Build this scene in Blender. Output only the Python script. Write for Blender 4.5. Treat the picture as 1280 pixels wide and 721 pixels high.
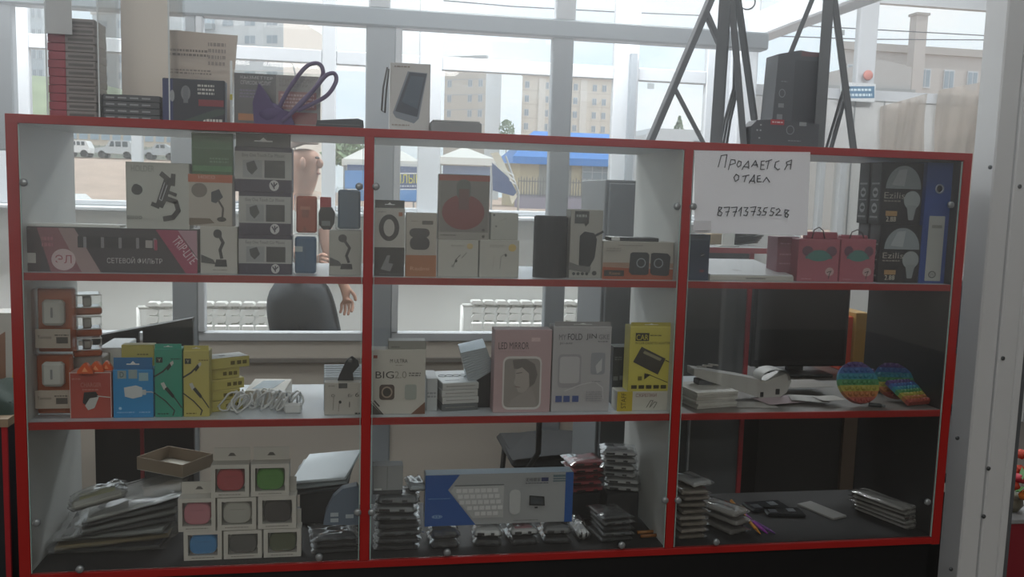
import bpy, bmesh, math, random
from mathutils import Vector, Matrix
random.seed(7)
for o in list(bpy.data.objects):
    bpy.data.objects.remove(o)
SC = bpy.context.scene
COL = SC.collection
V3 = Vector
# ------------------------------------------------------------------ camera
YAW, PITCH, ROLL, FPX = 0.1729131, -0.10854902, 0.0301182, 1100.0
CAM = V3((0.74096, -2.05069, 1.58173))
FW = V3((math.sin(YAW)*math.cos(PITCH), math.cos(YAW)*math.cos(PITCH), math.sin(PITCH)))
_r = V3((math.cos(YAW), -math.sin(YAW), 0)); _u = _r.cross(FW)
RT = math.cos(ROLL)*_r + math.sin(ROLL)*_u
UP = -math.sin(ROLL)*_r + math.cos(ROLL)*_u
cd = bpy.data.cameras.new('camera'); cam = bpy.data.objects.new('camera', cd); COL.objects.link(cam)
cd.sensor_width = 36.0; cd.lens = 36.0*FPX/1280.0; cd.clip_end = 1000; cd.clip_start = 0.05
m = Matrix((RT, UP, -FW)).transposed().to_4x4(); m.translation = CAM
cam.matrix_world = m
SC.camera = cam
SC.view_settings.view_transform = 'Standard'; SC.view_settings.look = 'None'
SC.view_settings.exposure = 0.0; SC.view_settings.gamma = 1.0
SC.view_settings.use_curve_mapping = False
SC.cycles.use_denoising = True
SC.cycles.max_bounces = 10; SC.cycles.volume_bounces = 1; SC.cycles.diffuse_bounces = 4; SC.cycles.glossy_bounces = 4
SC.cycles.transparent_max_bounces = 24; SC.cycles.sample_clamp_indirect = 4.0
SC.cycles.caustics_reflective = False; SC.cycles.caustics_refractive = False

def at(px, py, Y):
    d = FW + RT*((px-640)/FPX) - UP*((py-360.5)/FPX)
    return CAM + d*((Y-CAM.y)/d.y)
# ------------------------------------------------------------------ sky, sun, lamps
W = bpy.data.worlds.new('sky'); SC.world = W; W.use_nodes = True
nt = W.node_tree; nt.nodes.clear()
def nd(nt, t, **k):
    n = nt.nodes.new(t)
    for a, b in k.items():
        if a in n.inputs.keys(): n.inputs[a].default_value = b
        else: setattr(n, a, b)
    return n
tc = nd(nt, 'ShaderNodeTexCoord'); mp = nd(nt, 'ShaderNodeMapping'); mp.inputs['Scale'].default_value = (1.0, 1.0, 2.6)
nz = nd(nt, 'ShaderNodeTexNoise', Scale=3.2, Detail=7.0, Roughness=0.55)
cr = nd(nt, 'ShaderNodeValToRGB'); cr.color_ramp.elements[0].position = .36; cr.color_ramp.elements[1].position = .62
cr.color_ramp.elements[0].color = (.44, .53, .60, 1); cr.color_ramp.elements[1].color = (.56, .58, .59, 1)
bg = nd(nt, 'ShaderNodeBackground', Strength=2.0); ow = nd(nt, 'ShaderNodeOutputWorld')
for a, b in ((tc.outputs['Generated'], mp.inputs[0]), (mp.outputs[0], nz.inputs[0]), (nz.outputs[0], cr.inputs[0]), (cr.outputs[0], bg.inputs[0]), (bg.outputs[0], ow.inputs[0])):
    nt.links.new(a, b)
sd = bpy.data.lights.new('sun', 'SUN'); sd.energy = 2.7; sd.angle = .02; sd.color = (1, .97, .93)
so = bpy.data.objects.new('sun', sd); COL.objects.link(so)
so.rotation_euler = V3((-.80, .18, -.72)).to_track_quat('-Z', 'Y').to_euler()
LAMPS = [(-.9, -4.4, 40), (1.2, -4.4, 40), (-.9, -6.4, 40), (1.2, -6.4, 40), (-.5, 1.15, 34), (2.3, 1.15, 10), (-1.2, 2.95, 88), (1.9, 2.95, 88), (4.6, 2.5, 42), (-.3, -1.0, 9), (2.0, -1.0, 14)]   # x, y, watts; window corridor, boarded corridor and case-front lamps are added fill
for i, (lx, ly, lw) in enumerate(LAMPS):
    ld = bpy.data.lights.new('ceiling_light', 'AREA'); ld.shape = 'RECTANGLE'; ld.size = 2.0; ld.size_y = .5
    ld.energy = lw; ld.color = (1, .985, .95) if i < 4 else (.95, .98, 1)
    lo = bpy.data.objects.new('ceiling_light', ld); COL.objects.link(lo); lo.location = (lx, ly, 3.36)
# ------------------------------------------------------------------ materials
def lin(c):
    if isinstance(c, str):
        c = c.lstrip('#'); c = [int(c[i:i+2], 16)/255 for i in (0, 2, 4)]
        c = [x/12.92 if x <= .04045 else ((x+.055)/1.055)**2.4 for x in c]
    return (c[0], c[1], c[2], 1)
_M = {}
def M(c, rough=.5, metal=0., emit=0., noise=0., nscale=20., bump=0.):
    k = (str(c), rough, metal, emit, noise, nscale, bump)
    if k in _M: return _M[k]
    m = bpy.data.materials.new('surface'); m.use_nodes = True; t = m.node_tree
    p = t.nodes['Principled BSDF']; col = lin(c)
    p.inputs['Base Color'].default_value = col; p.inputs['Roughness'].default_value = rough; p.inputs['Metallic'].default_value = metal
    if noise or bump:
        tx = nd(t, 'ShaderNodeTexCoord'); n = nd(t, 'ShaderNodeTexNoise', Scale=nscale, Detail=5.0)
        t.links.new(tx.outputs['Object'], n.inputs[0])
        if noise:
            r = nd(t, 'ShaderNodeValToRGB')
            r.color_ramp.elements[0].color = tuple(max(0, x*(1-noise)) for x in col[:3])+(1,)
            r.color_ramp.elements[1].color = tuple(min(1, x*(1+noise)) for x in col[:3])+(1,)
            r.color_ramp.elements[0].position = .3; r.color_ramp.elements[1].position = .7
            t.links.new(n.outputs[0], r.inputs[0]); t.links.new(r.outputs[0], p.inputs['Base Color'])
        if bump:
            b = nd(t, 'ShaderNodeBump', Strength=bump, Distance=.01)
            t.links.new(n.outputs[0], b.inputs['Height']); t.links.new(b.outputs[0], p.inputs['Normal'])
    if emit:
        p.inputs['Emission Color'].default_value = col; p.inputs['Emission Strength'].default_value = emit
    _M[k] = m; return m
def clear(name, tint=(1, 1, 1), ior=1.5, rough=.02, dust=0., dustcol=(.8, .8, .78), gain=1.0):
    m = bpy.data.materials.new(name); m.use_nodes = True; t = m.node_tree; t.nodes.clear()
    o = nd(t, 'ShaderNodeOutputMaterial'); tr = nd(t, 'ShaderNodeBsdfTransparent'); tr.inputs[0].default_value = (*tint, 1)
    gl = nd(t, 'ShaderNodeBsdfGlossy', Roughness=rough); fr = nd(t, 'ShaderNodeFresnel', IOR=ior)
    mul = nd(t, 'ShaderNodeMath', operation='MULTIPLY'); mul.inputs[1].default_value = gain
    ge = nd(t, 'ShaderNodeNewGeometry'); im = nd(t, 'ShaderNodeMapRange')            # thin pane: both faces reflect alike
    im.inputs['To Min'].default_value = ior; im.inputs['To Max'].default_value = 1/ior
    t.links.new(ge.outputs['Backfacing'], im.inputs[0]); t.links.new(im.outputs[0], fr.inputs['IOR'])
    mx = nd(t, 'ShaderNodeMixShader'); t.links.new(fr.outputs[0], mul.inputs[0]); t.links.new(mul.outputs[0], mx.inputs[0])
    t.links.new(tr.outputs[0], mx.inputs[1]); t.links.new(gl.outputs[0], mx.inputs[2]); last = mx
    if dust:
        df = nd(t, 'ShaderNodeBsdfDiffuse'); df.inputs[0].default_value = (*dustcol, 1)
        tl = nd(t, 'ShaderNodeBsdfTranslucent'); tl.inputs[0].default_value = (*dustcol, 1)
        m1 = nd(t, 'ShaderNodeMixShader'); m1.inputs[0].default_value = .5
        t.links.new(df.outputs[0], m1.inputs[1]); t.links.new(tl.outputs[0], m1.inputs[2])
        tx = nd(t, 'ShaderNodeTexCoord'); n = nd(t, 'ShaderNodeTexNoise', Scale=5.0, Detail=6.0)
        t.links.new(tx.outputs['Object'], n.inputs[0])
        mr = nd(t, 'ShaderNodeMapRange'); mr.inputs['To Min'].default_value = dust*.6; mr.inputs['To Max'].default_value = dust*1.4
        t.links.new(n.outputs[0], mr.inputs[0])
        m2 = nd(t, 'ShaderNodeMixShader'); t.links.new(mr.outputs[0], m2.inputs[0])
        t.links.new(mx.outputs[0], m2.inputs[1]); t.links.new(m1.outputs[0], m2.inputs[2]); last = m2
    t.links.new(last.outputs[0], o.inputs[0]); return m
GLASS = clear('door_glass', (.975, .985, .98), gain=1.1, dust=.014)  # dust share put in to give the glass its pale backlit veil
PANE = clear('window_glass', (.97, .98, .98), gain=.8)
ACRYL = clear('clear_acrylic', (.96, .97, .97), gain=1.2)
FILM = clear('plastic_film', (.95, .95, .95), gain=2.4, rough=.1, dust=.05)
SHEET = clear('dust_sheet', (.8, .78, .74), gain=.6, rough=.3, dust=.6, dustcol=(.60, .53, .47))
RED = M('#931a17', .5); RED.node_tree.nodes['Principled BSDF'].inputs['Specular IOR Level'].default_value = .3; WHT = M('#c9c9c4', .4); BLK = M('#121317', .4); PVC = M('#c0c4c8', .38); ALU = M('#a9acae', .35, .2)
# ------------------------------------------------------------------ mesh builder
_TX = {}
def textmesh(s):
    if s in _TX: return _TX[s]
    c = bpy.data.curves.new('t', 'FONT'); c.body = s; c.resolution_u = 3
    o = bpy.data.objects.new('t', c); COL.objects.link(o)
    dg = bpy.context.evaluated_depsgraph_get(); e = o.evaluated_get(dg); me = e.to_mesh()
    vs = [(v.co.x, v.co.y) for v in me.vertices]; fs = [tuple(p.vertices) for p in me.polygons]
    e.to_mesh_clear(); bpy.data.objects.remove(o); bpy.data.curves.remove(c)
    x0 = min(v[0] for v in vs); x1 = max(v[0] for v in vs); y0 = min(v[1] for v in vs); y1 = max(v[1] for v in vs)
    vs = [((x-x0)/(x1-x0)-.5, (y-y0)/(y1-y0)-.5) for x, y in vs]
    _TX[s] = (vs, fs); return _TX[s]
class MB:
    def __init__(s): s.v = []; s.f = []; s.m = []; s.mats = []; s.sm = []
    def mi(s, m):
        if m not in s.mats: s.mats.append(m)
        return s.mats.index(m)
    def add(s, vs, fs, m, smooth=False, T=None):
        n = len(s.v); k = s.mi(m)
        s.v += [tuple(T @ V3(v)) if T else tuple(v) for v in vs]
        for f in fs: s.f.append(tuple(i+n for i in f)); s.m.append(k); s.sm.append(smooth)
        return s
    def box(s, x0, x1, y0, y1, z0, z1, m, b=0., T=None, front=None):
        if x1 < x0: x0, x1 = x1, x0
        b = min(b, (x1-x0)*.45, (y1-y0)*.45, (z1-z0)*.45)
        if b <= 0:
            vs = [(x, y, z) for x in (x0, x1) for y in (y0, y1) for z in (z0, z1)]
            fs = [(0, 1, 3, 2), (4, 6, 7, 5), (2, 3, 7, 6), (0, 2, 6, 4), (1, 5, 7, 3)]
            s.add(vs, fs, m, T=T); s.add(vs, [(0, 4, 5, 1)], front or m, T=T); return s
        vs = []
        for sx in (0, 1):
            for sy in (0, 1):
                for sz in (0, 1):
                    X = (x0, x1)[sx]; Yy = (y0, y1)[sy]; Z = (z0, z1)[sz]
                    dx, dy, dz = (b, -b)[sx], (b, -b)[sy], (b, -b)[sz]
                    vs += [(X, Yy+dy, Z+dz), (X+dx, Yy, Z+dz), (X+dx, Yy+dy, Z)]
        I = lambda sx, sy, sz, a: (sx*4+sy*2+sz)*3+a
        fs = []
        for sx in (0, 1): fs.append((I(sx,0,0,0), I(sx,0,1,0), I(sx,1,1,0), I(sx,1,0,0)))
        fs.append((I(0,1,0,1), I(1,1,0,1), I(1,1,1,1), I(0,1,1,1)))
        for sz in (0, 1): fs.append((I(0,0,sz,2), I(1,0,sz,2), I(1,1,sz,2), I(0,1,sz,2)))
        for a in (0, 1):
            for c in (0, 1):
                fs.append((I(0,a,c,1), I(0,a,c,2), I(1,a,c,2), I(1,a,c,1)))
                fs.append((I(a,0,c,0), I(a,0,c,2), I(a,1,c,2), I(a,1,c,0)))
                fs.append((I(a,c,0,0), I(a,c,0,1), I(a,c,1,1), I(a,c,1,0)))
        for a in (0, 1):
            for c in (0, 1):
                for e in (0, 1): fs.append((I(a,c,e,0), I(a,c,e,1), I(a,c,e,2)))
        s.add(vs, fs, m, T=T); s.add(vs, [(I(0,0,0,1), I(1,0,0,1), I(1,0,1,1), I(0,0,1,1))], front or m, T=T); return s
    def poly(s, pts, m, T=None): return s.add(pts, [tuple(range(len(pts)))], m, T=T)
    def prism(s, pts, y0, y1, m, T=None, front=None):      # outline in x,z, thickness along y
        n = len(pts); vs = [(p[0], y0, p[1]) for p in pts]+[(p[0], y1, p[1]) for p in pts]
        s.add(vs, [tuple(range(n, 2*n))]+[(i, (i+1) % n, (i+1) % n+n, i+n) for i in range(n)], m, T=T)
        s.add(vs, [tuple(range(n))], front or m, T=T); return s
    def plan(s, pts, z0, z1, m, T=None, top=None):          # outline in x,y, thickness along z
        n = len(pts); vs = [(p[0], p[1], z0) for p in pts]+[(p[0], p[1], z1) for p in pts]
        s.add(vs, [tuple(range(n))]+[(i, (i+1) % n, (i+1) % n+n, i+n) for i in range(n)], m, T=T)
        s.add(vs, [tuple(range(n, 2*n))], top or m, T=T); return s
    def tube(s, path, r, m, n=8, smooth=True, T=None, closed=False):
        P = [V3(p) for p in path]; R = r if isinstance(r, (list, tuple)) else [r]*len(P); vs = []; fs = []
        up = None
        for i, p in enumerate(P):
            a = P[(i-1) % len(P)] if (i or closed) else P[i]; c = P[(i+1) % len(P)] if (i < len(P)-1 or closed) else P[i]
            d = (c-a).normalized() if (c-a).length > 1e-9 else V3((0, 0, 1))
            if up is None: up = d.orthogonal().normalized()
            up = (up-d*up.dot(d)); up = up.normalized() if up.length > 1e-6 else d.orthogonal().normalized()
            q = d.cross(up)
            for k in range(n):
                t = 2*math.pi*k/n; vs.append(p+(up*math.cos(t)+q*math.sin(t))*R[i])
        L = len(P)
        for i in range(L if closed else L-1):
            j = (i+1) % L
            for k in range(n): fs.append((i*n+k, i*n+(k+1) % n, j*n+(k+1) % n, j*n+k))
        if not closed: fs += [tuple(range(n))[::-1], tuple(range((L-1)*n, L*n))]
        return s.add(vs, fs, m, smooth, T)
    def lathe(s, prof, m, n=20, T=None, smooth=True):       # prof (r,z) about z
        vs = [(r*math.cos(2*math.pi*k/n), r*math.sin(2*math.pi*k/n), z) for r, z in prof for k in range(n)]; fs = []
        for i in range(len(prof)-1):
            for k in range(n): fs.append((i*n+k, i*n+(k+1) % n, (i+1)*n+(k+1) % n, (i+1)*n+k))
        fs += [tuple(range(n))[::-1], tuple(range((len(prof)-1)*n, len(prof)*n))]
        return s.add(vs, fs, m, smooth, T)
    def grid(s, fn, nu, nv, m, smooth=True, T=None):
        vs = [fn(i/nu, j/nv) for j in range(nv+1) for i in range(nu+1)]
        fs = [(j*(nu+1)+i, j*(nu+1)+i+1, (j+1)*(nu+1)+i+1, (j+1)*(nu+1)+i) for j in range(nv) for i in range(nu)]
        return s.add(vs, fs, m, smooth, T)
    def blob(s, c, r, m, nu=14, nv=9, amp=0., T=None, seed=0):
        rng = random.Random(seed); ph = [rng.uniform(0, 6.28) for _ in range(6)]
        def fn(u, v):
            a = u*2*math.pi; b = v*math.pi
            k = 1+amp*(math.sin(3*a+ph[0])*math.sin(2*b+ph[1])+.6*math.sin(5*a+ph[2]+3*b)*math.sin(b))
            return (c[0]+r[0]*k*math.sin(b)*math.cos(a), c[1]+r[1]*k*math.sin(b)*math.sin(a), c[2]+r[2]*k*math.cos(b))
        return s.grid(fn, nu, nv, m, True, T)
    def build(s, name, parent=None, loc=None, rot=None):
        me = bpy.data.meshes.new(name); me.from_pydata(s.v, [], s.f)
        for m in s.mats: me.materials.append(m)
        me.polygons.foreach_set('material_index', s.m); me.polygons.foreach_set('use_smooth', s.sm)
        bm = bmesh.new(); bm.from_mesh(me); bmesh.ops.recalc_face_normals(bm, faces=bm.faces); bm.to_mesh(me); bm.free()
        me.update(); o = bpy.data.objects.new(name, me); COL.objects.link(o)
        if parent: o.parent = parent
        if loc is not None: o.location = loc
        if rot is not None: o.rotation_euler = rot
        return o
def tag(o, label, cat, group=None, kind=None):
    o['label'] = label; o['category'] = cat
    if group: o['group'] = group
    if kind: o['kind'] = kind
    return o
def struct(o):
    o['kind'] = 'structure'; return o
def empty(name, label, cat, loc=(0, 0, 0), rz=0., group=None):
    o = bpy.data.objects.new(name, None); COL.objects.link(o); o.location = loc; o.rotation_euler = (0, 0, rz)
    o.empty_display_size = .05
    return tag(o, label, cat, group)
def copy_tree(o, loc, rz=None, label=None, group=None):
    r = o.copy(); COL.objects.link(r); r.location = loc
    if rz is not None: r.rotation_euler = (0, 0, rz)
    if label: r['label'] = label
    if group: r['group'] = group
    for ch in list(o.children):
        c = ch.copy(); COL.objects.link(c); c.parent = r
        for g in list(ch.children):
            d = g.copy(); COL.objects.link(d); d.parent = c
    return r
ORD = ['topmost', 'second from top', 'third from top', 'fourth from top', 'fifth from top', 'sixth from top', 'seventh from top', 'eighth from top', 'ninth from top', 'tenth from top', 'eleventh from top', 'twelfth from top']
# ------------------------------------------------------------------ printed artwork on flat faces (same mesh as the face)
def prints(mb, pr, f, y0=-.0004):
    """f maps photo-frame coordinates of the artwork to local x,z on the face"""
    y = y0
    for q in pr:
        k = q[0]; y -= .00012
        def put(pts, c): mb.poly([(x, y, z) for x, z in pts], M(c, .45))
        if k == 'r':
            _, a, b, c, d, col = q; put([f(a, d), f(c, d), f(c, b), f(a, b)], col)
        elif k == 'p': put([f(*p) for p in q[1]], q[2])
        elif k == 'e':
            _, cx, cy, rx, ry, col = q; put([f(cx+rx*math.cos(t*math.pi/12), cy+ry*math.sin(t*math.pi/12)) for t in range(24)], col)
        elif k == 'o':
            _, cx, cy, rx, ry, w, col = q; a = [f(cx+rx*math.cos(t*math.pi/12), cy+ry*math.sin(t*math.pi/12)) for t in range(24)]
            b = [f(cx+(rx-w)*math.cos(t*math.pi/12), cy+(ry-w)*math.sin(t*math.pi/12)) for t in range(24)]
            for i in range(24): put([a[i], a[(i+1) % 24], b[(i+1) % 24], b[i]], col)
        elif k == 'rr':
            _, a, b, c, d, rad, col = q; pts = []
            for cx, cy, t0 in ((c-rad, d-rad, 0), (a+rad, d-rad, 90), (a+rad, b+rad, 180), (c-rad, b+rad, 270)):
                for t in range(0, 91, 30): pts.append(f(cx+rad*math.cos(math.radians(t0+t)), cy+rad*math.sin(math.radians(t0+t))))
            put(pts, col)
        elif k == 'l':
            _, pts, w, col = q
            for (ax, ay), (bx, by) in zip(pts, pts[1:]):
                L = math.hypot(bx-ax, by-ay) or 1; nx, ny = -(by-ay)/L*w/2, (bx-ax)/L*w/2
                ex, ey = (bx-ax)/L*w*.25, (by-ay)/L*w*.25
                put([f(ax-ex+nx, ay-ey+ny), f(bx+ex+nx, by+ey+ny), f(bx+ex-nx, by+ey-ny), f(ax-ex-nx, ay-ey-ny)], col)
        elif k == 't':
            _, a, b, c, d, s, col = q[:7]; ang = math.radians(q[7]) if len(q) > 7 else 0
            vs, fs = textmesh(s); w, h = c-a, d-b; out = []
            for u, v in vs:
                X, Yy = u*w, -v*h
                out.append(f((a+c)/2+X*math.cos(ang)-Yy*math.sin(ang), (b+d)/2+X*math.sin(ang)+Yy*math.cos(ang)))
            mb.add([(x, y, z) for x, z in out], fs, M(col, .45))
        elif k == 'bars':                                   # lines of print too small to read
            _, a, b, c, d, n, col = q; rng = random.Random(int(a*7+b))
            for i in range(n):
                yy = b+(d-b)*(i+.5)/n; hh = (d-b)/n*.28; xx = a
                while xx < c:
                    ww = rng.uniform(1.5, 4.5); put([f(xx, yy+hh), f(min(c, xx+ww), yy+hh), f(min(c, xx+ww), yy-hh), f(xx, yy-hh)], col); xx += ww+1
def B(name, label, cat, rect, Y, depth, col, pr=(), z=None, group=None, rot=0., top=None, tab=None, rough=.45, bev=.0012, front=None):
    """a printed carton: rect is where its front is in the photo, at real depth Y; z the height it stands on"""
    x0, y0, x1, y1 = rect; xm, ym = (x0+x1)/2, (y0+y1)/2
    A, C = at(x0, ym, Y), at(x1, ym, Y); w = C.x-A.x-.0012
    zt = at(xm, y0, Y).z; zb = at(xm, y1, Y).z if z is None else z
    h = zt-zb; cx = (A.x+C.x)/2
    f = lambda px, py: ((px-xm)/(x1-x0)*w, (y1-py)/(y1-y0)*h)
    mb = MB(); mm = col if not isinstance(col, (str, tuple)) else M(col, rough)
    mb.box(-w/2, w/2, 0, depth, 0, h, mm, bev, front=(M(front, rough) if front else None))
    if top: mb.poly([(-w/2+.002, .002, h+.0003), (w/2-.002, .002, h+.0003), (w/2-.002, depth-.002, h+.0003), (-w/2+.002, depth-.002, h+.0003)], M(top, rough))
    prints(mb, pr, f)
    o = mb.build(name, None, (cx, Y, zb), (0, 0, math.radians(rot)))
    tag(o, label, cat, group)
    if tab:
        th, tc_ = tab; hh = at(xm, y0-th, Y).z-zt
        t = MB(); s = w*.16
        t.box(-w*.48, w*.48, .002, .0035, h-.001, h+hh, M(tc_, rough))
        t.poly([(-s, .0015, h+hh*.5), (-s*.4, .0015, h+hh*.5), (0, .0015, h+hh*.72), (s*.4, .0015, h+hh*.5), (s, .0015, h+hh*.5), (s, .0015, h+hh*.4), (-s, .0015, h+hh*.4)], M('#d8dcdc'))
        t.build('hang_tab', o)
    o['_top'] = zb+h
    return o
def top(o): return o['_top']
Z0, Z1, Z2, Z3 = 1.716, 1.37753, 1.04515, .70002        # tops of the case top, its shelves and its bottom board
CW = .76                                                  # pitch of the case columns
# ================================================================== THE ROOM
FLOOR = M('#4e4843', .4, noise=.12, nscale=3); WALLC = M('#cfc9bf', .7); CEIL = M('#c9c6c0', .8)
struct(MB().box(-5, 7, -8, 3.7, -.1, 0, FLOOR).build('floor'))
struct(MB().box(-5, 7, -8, 3.7, 3.4, 3.55, CEIL).build('ceiling'))
struct(MB().box(-5, 7, -8.15, -8, 0, 3.4, WALLC).build('wall_front'))
struct(MB().box(-5.15, -5, -8, 3.7, 0, 3.4, WALLC).build('wall_left'))
struct(MB().box(7, 7.15, -8, 3.7, 0, 3.4, WALLC).build('wall_right'))
LNM = ['nearer row of the hall, left', 'nearer row of the hall, right', 'rear row of the hall, left', 'rear row of the hall, right', 'kiosk, left', 'kiosk, right', 'window corridor, left, added to brighten it', 'window corridor, right, added to brighten it', 'boarded corridor by the dust sheets, added to brighten them', 'case front, left, added as fill', 'case front, right, added as fill']
for i, (lx, ly, lw) in enumerate(LAMPS):
    mb = MB(); mb.box(-1.03, 1.03, -.28, .28, .03, .04, PVC)
    for a in (-1, 1): mb.box(-1.03, 1.03, .265*a-.015, .265*a+.015, 0, .03, PVC); mb.box(1.015*a-.015, 1.015*a+.015, -.25, .25, 0, .03, PVC)
    o = mb.build('ceiling_lamp', None, (lx, ly, 3.361)); tag(o, 'white ceiling lamp tray above the '+LNM[i], 'lamp', 'ceiling lamps')
# ---- outer window wall, Y = 3.6
YO = 3.6
OW = M('#eef0ee', .55)
struct(MB().box(-5, 3.24, YO, YO+.12, 0, 1.40, OW).build('wall_back'))
sill = MB(); sill.box(-5, 3.24, YO-.14, YO+.02, 1.40, 1.43, PVC, .008); struct(sill.build('trim_1'))
fr = MB(); a, b = YO+.01, YO+.07
ZB, ZT = 1.43, 3.4
mulls = [(-5, -4.9), (-3.2, -3.1), (-1.42, -1.18), (-.62, -.56), (.50, .585), (1.098, 1.24), (2.363, 2.53), (3.0, 3.24)]
for x0, x1 in mulls: fr.box(x0, x1, a, b, ZB, ZT, PVC, .006)
for (p, q) in zip(mulls, mulls[1:]):
    x0, x1 = p[1], q[0]
    fr.box(x0, x1, a+.004, b-.004, 2.335, 2.42, PVC, .006); fr.box(x0, x1, a+.004, b-.004, ZB, ZB+.035, PVC, .006)
    fr.box(x0, x1, a+.004, b-.004, 2.98, 3.04, PVC); fr.box(x0, x1, a+.004, b-.004, 3.36, 3.4, PVC)
# outer frame is deeper at the wide post with the downpipe
fr.box(2.46, 2.50, a-.05, a, 1.43, 2.5, M('#8d949a', .4))
struct(fr.build('window_1'))
pn = MB()
for (p, q) in zip(mulls, mulls[1:]): pn.box(p[1], q[0], a+.02, a+.026, ZB, ZT, PANE)
g = struct(pn.build('window_2'))
# right part beyond the corner: high panes over a boarded lower half
fr = MB(); zb, zt = 2.335, at(1170, 8, YO).z
GB = M('#c4c5c4', .6, noise=.06, nscale=6)
xs = [(3.24, 3.33), (at(1075, 50, YO).x, at(1098, 50, YO).x), (at(1245, 60, YO).x, at(1262, 60, YO).x), (6.2, 6.3)]
for x0, x1 in xs: fr.box(x0, x1, a, b, zb, 3.4, PVC, .006)
for p, q in zip(xs, xs[1:]): fr.box(p[1], q[0], a+.003, b-.003, zb-.05, zb+.02, PVC); fr.box(p[1], q[0], a+.003, b-.003, zt, 3.4, PVC)
struct(fr.build('window_3'))
pn = MB()
for p, q in zip(xs, xs[1:]): pn.box(p[1], q[0], a+.02, a+.026, zb, zt, PANE)
struct(pn.build('window_4'))
wb = MB(); xg0, xg1 = at(1000, 240, YO).x, at(1054, 240, YO).x; wb.box(xg1, 7, YO+.02, YO+.14, 0, zb-.05, GB); wb.box(3.24, xg0, YO+.02, YO+.14, 0, zb-.05, GB)
wb.box(xg0, xg1, YO+.02, YO+.14, 0, 1.20, GB); wb.box(xg0, xg1, YO+.02, YO+.14, 1.93, zb-.05, GB)
gp = MB(); gp.box(xg0, xg1, YO+.04, YO+.046, 1.20, 1.93, PANE)
for x0, x1 in ((xg0-.02, xg0+.03), (xg1-.03, xg1+.02), ((xg0+xg1)/2-.02, (xg0+xg1)/2+.02)): gp.box(x0, x1, YO+.0, YO+.06, 1.20, 1.93, PVC, .004)
struct(gp.build('window_6'))
for k in range(13): wb.box(xg1+.05+k*.22, xg1+.056+k*.22, YO+.012, YO+.02, 0, zb-.05, M('#85888a', .6))
struct(wb.build('wall_back_right'))
bm_ = MB(); bm_.box(3.19, 3.33, .9, YO-.002, 2.60, 2.76, PVC, .01); bm_.box(3.15, 3.28, YO-.16, YO-.002, 0, 3.4, PVC, .01); struct(bm_.build('trim_2'))
# ---- inner partition, Y = 2.2
YP = 2.2; a, b = YP, YP+.06
fr = MB(); PV2 = M('#8b9297', .45)
fr.box(-1.35, -.765, a, b, 1.70, 2.39, PV2, .006); fr.box(-1.35, -1.27, a, b, 0, 1.70, PV2, .006)
for x0, x1 in ((-.112, .002), (.76, .897), (1.649, 1.752)): fr.box(x0, x1, a, b, 0, 2.39, PV2, .006)
fr.box(-1.35, 2.75, a-.015, b+.015, 2.33, 2.415, M('#8c979e', .45), .008)
for x in (-.112, .76, 1.649): fr.box(x+.01, x+.11, a+.005, b-.005, 2.415, 3.4, PVC, .006)
for x0, x1 in ((-1.27, -.112), (.002, .76), (.897, 1.649), (1.752, 2.6)): fr.box(x0, x1, a+.004, b-.004, .845, .89, PVC, .005)
for x in (.002, .897): fr.box(x, x+.03, a-.004, b+.004, .89, 2.33, PVC, .004)
struct(fr.build('window_5'))
low = MB(); low.box(-2.6, 2.75, a+.015, b-.015, 0, .845, M('#c6beb3', .6))
low.box(-2.6, 2.75, a-.01, a+.015, .745, .765, M('#7f7a74', .5)); struct(low.build('wall_partition'))
sp = MB(); sp.box(2.02, 2.75, a+.01, b-.01, .845, 1.22, M('#82868a', .5)); struct(sp.build('wall_partition_panel'))
# ---- mall column at the right, in front of the kiosk corner
px = MB(); CL = M('#c4c6c7', .5); CD = M('#9b9ea1', .5)
xl = at(1223, 430, .12).x; xr = at(1281, 430, .12).x
px.box(xl, xl+.06, .12, .21, 0, 3.4, CL, .004); px.box(xl+.06, xl+.118, .112, .21, 0, 3.4, CL, .004)
px.box(xl+.122, xr, .117, .21, 0, 3.4, CL, .004); px.box(xr, xr+.02, .13, .2, 0, 3.4, M('#55585b', .5))
struct(px.build('wall_column'))
sc_ = M('#55585a', .35, .6)
for i, (sx, sy) in enumerate(((1239, 209), (1276, 233), (1255, 448), (1198, 548), (1237, 586), (1231, 646), (1190, 712))):
    p = at(sx, sy, .107); mb = MB(); mb.lathe([(.006, 0), (.0058, .003), (.003, .0042)], sc_, 12, Matrix.Rotation(math.pi/2, 4, 'X'))
    tag(mb.build('screw_head', None, (p.x, .1125, p.z)), ['dark screw head on the grey column above the folder height', 'small dark screw head near the right photo edge, upper part of the grey column', 'dark screw head in the middle of the grey column, level with the rainbow toy', 'dark screw head at the left edge of the grey column, mid height', 'dark screw head in the grooved strip of the column below mid height', 'dark screw head low on the grooved strip of the grey column', 'dark screw head at the very bottom left of the grey column'][i], 'screw')
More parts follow.
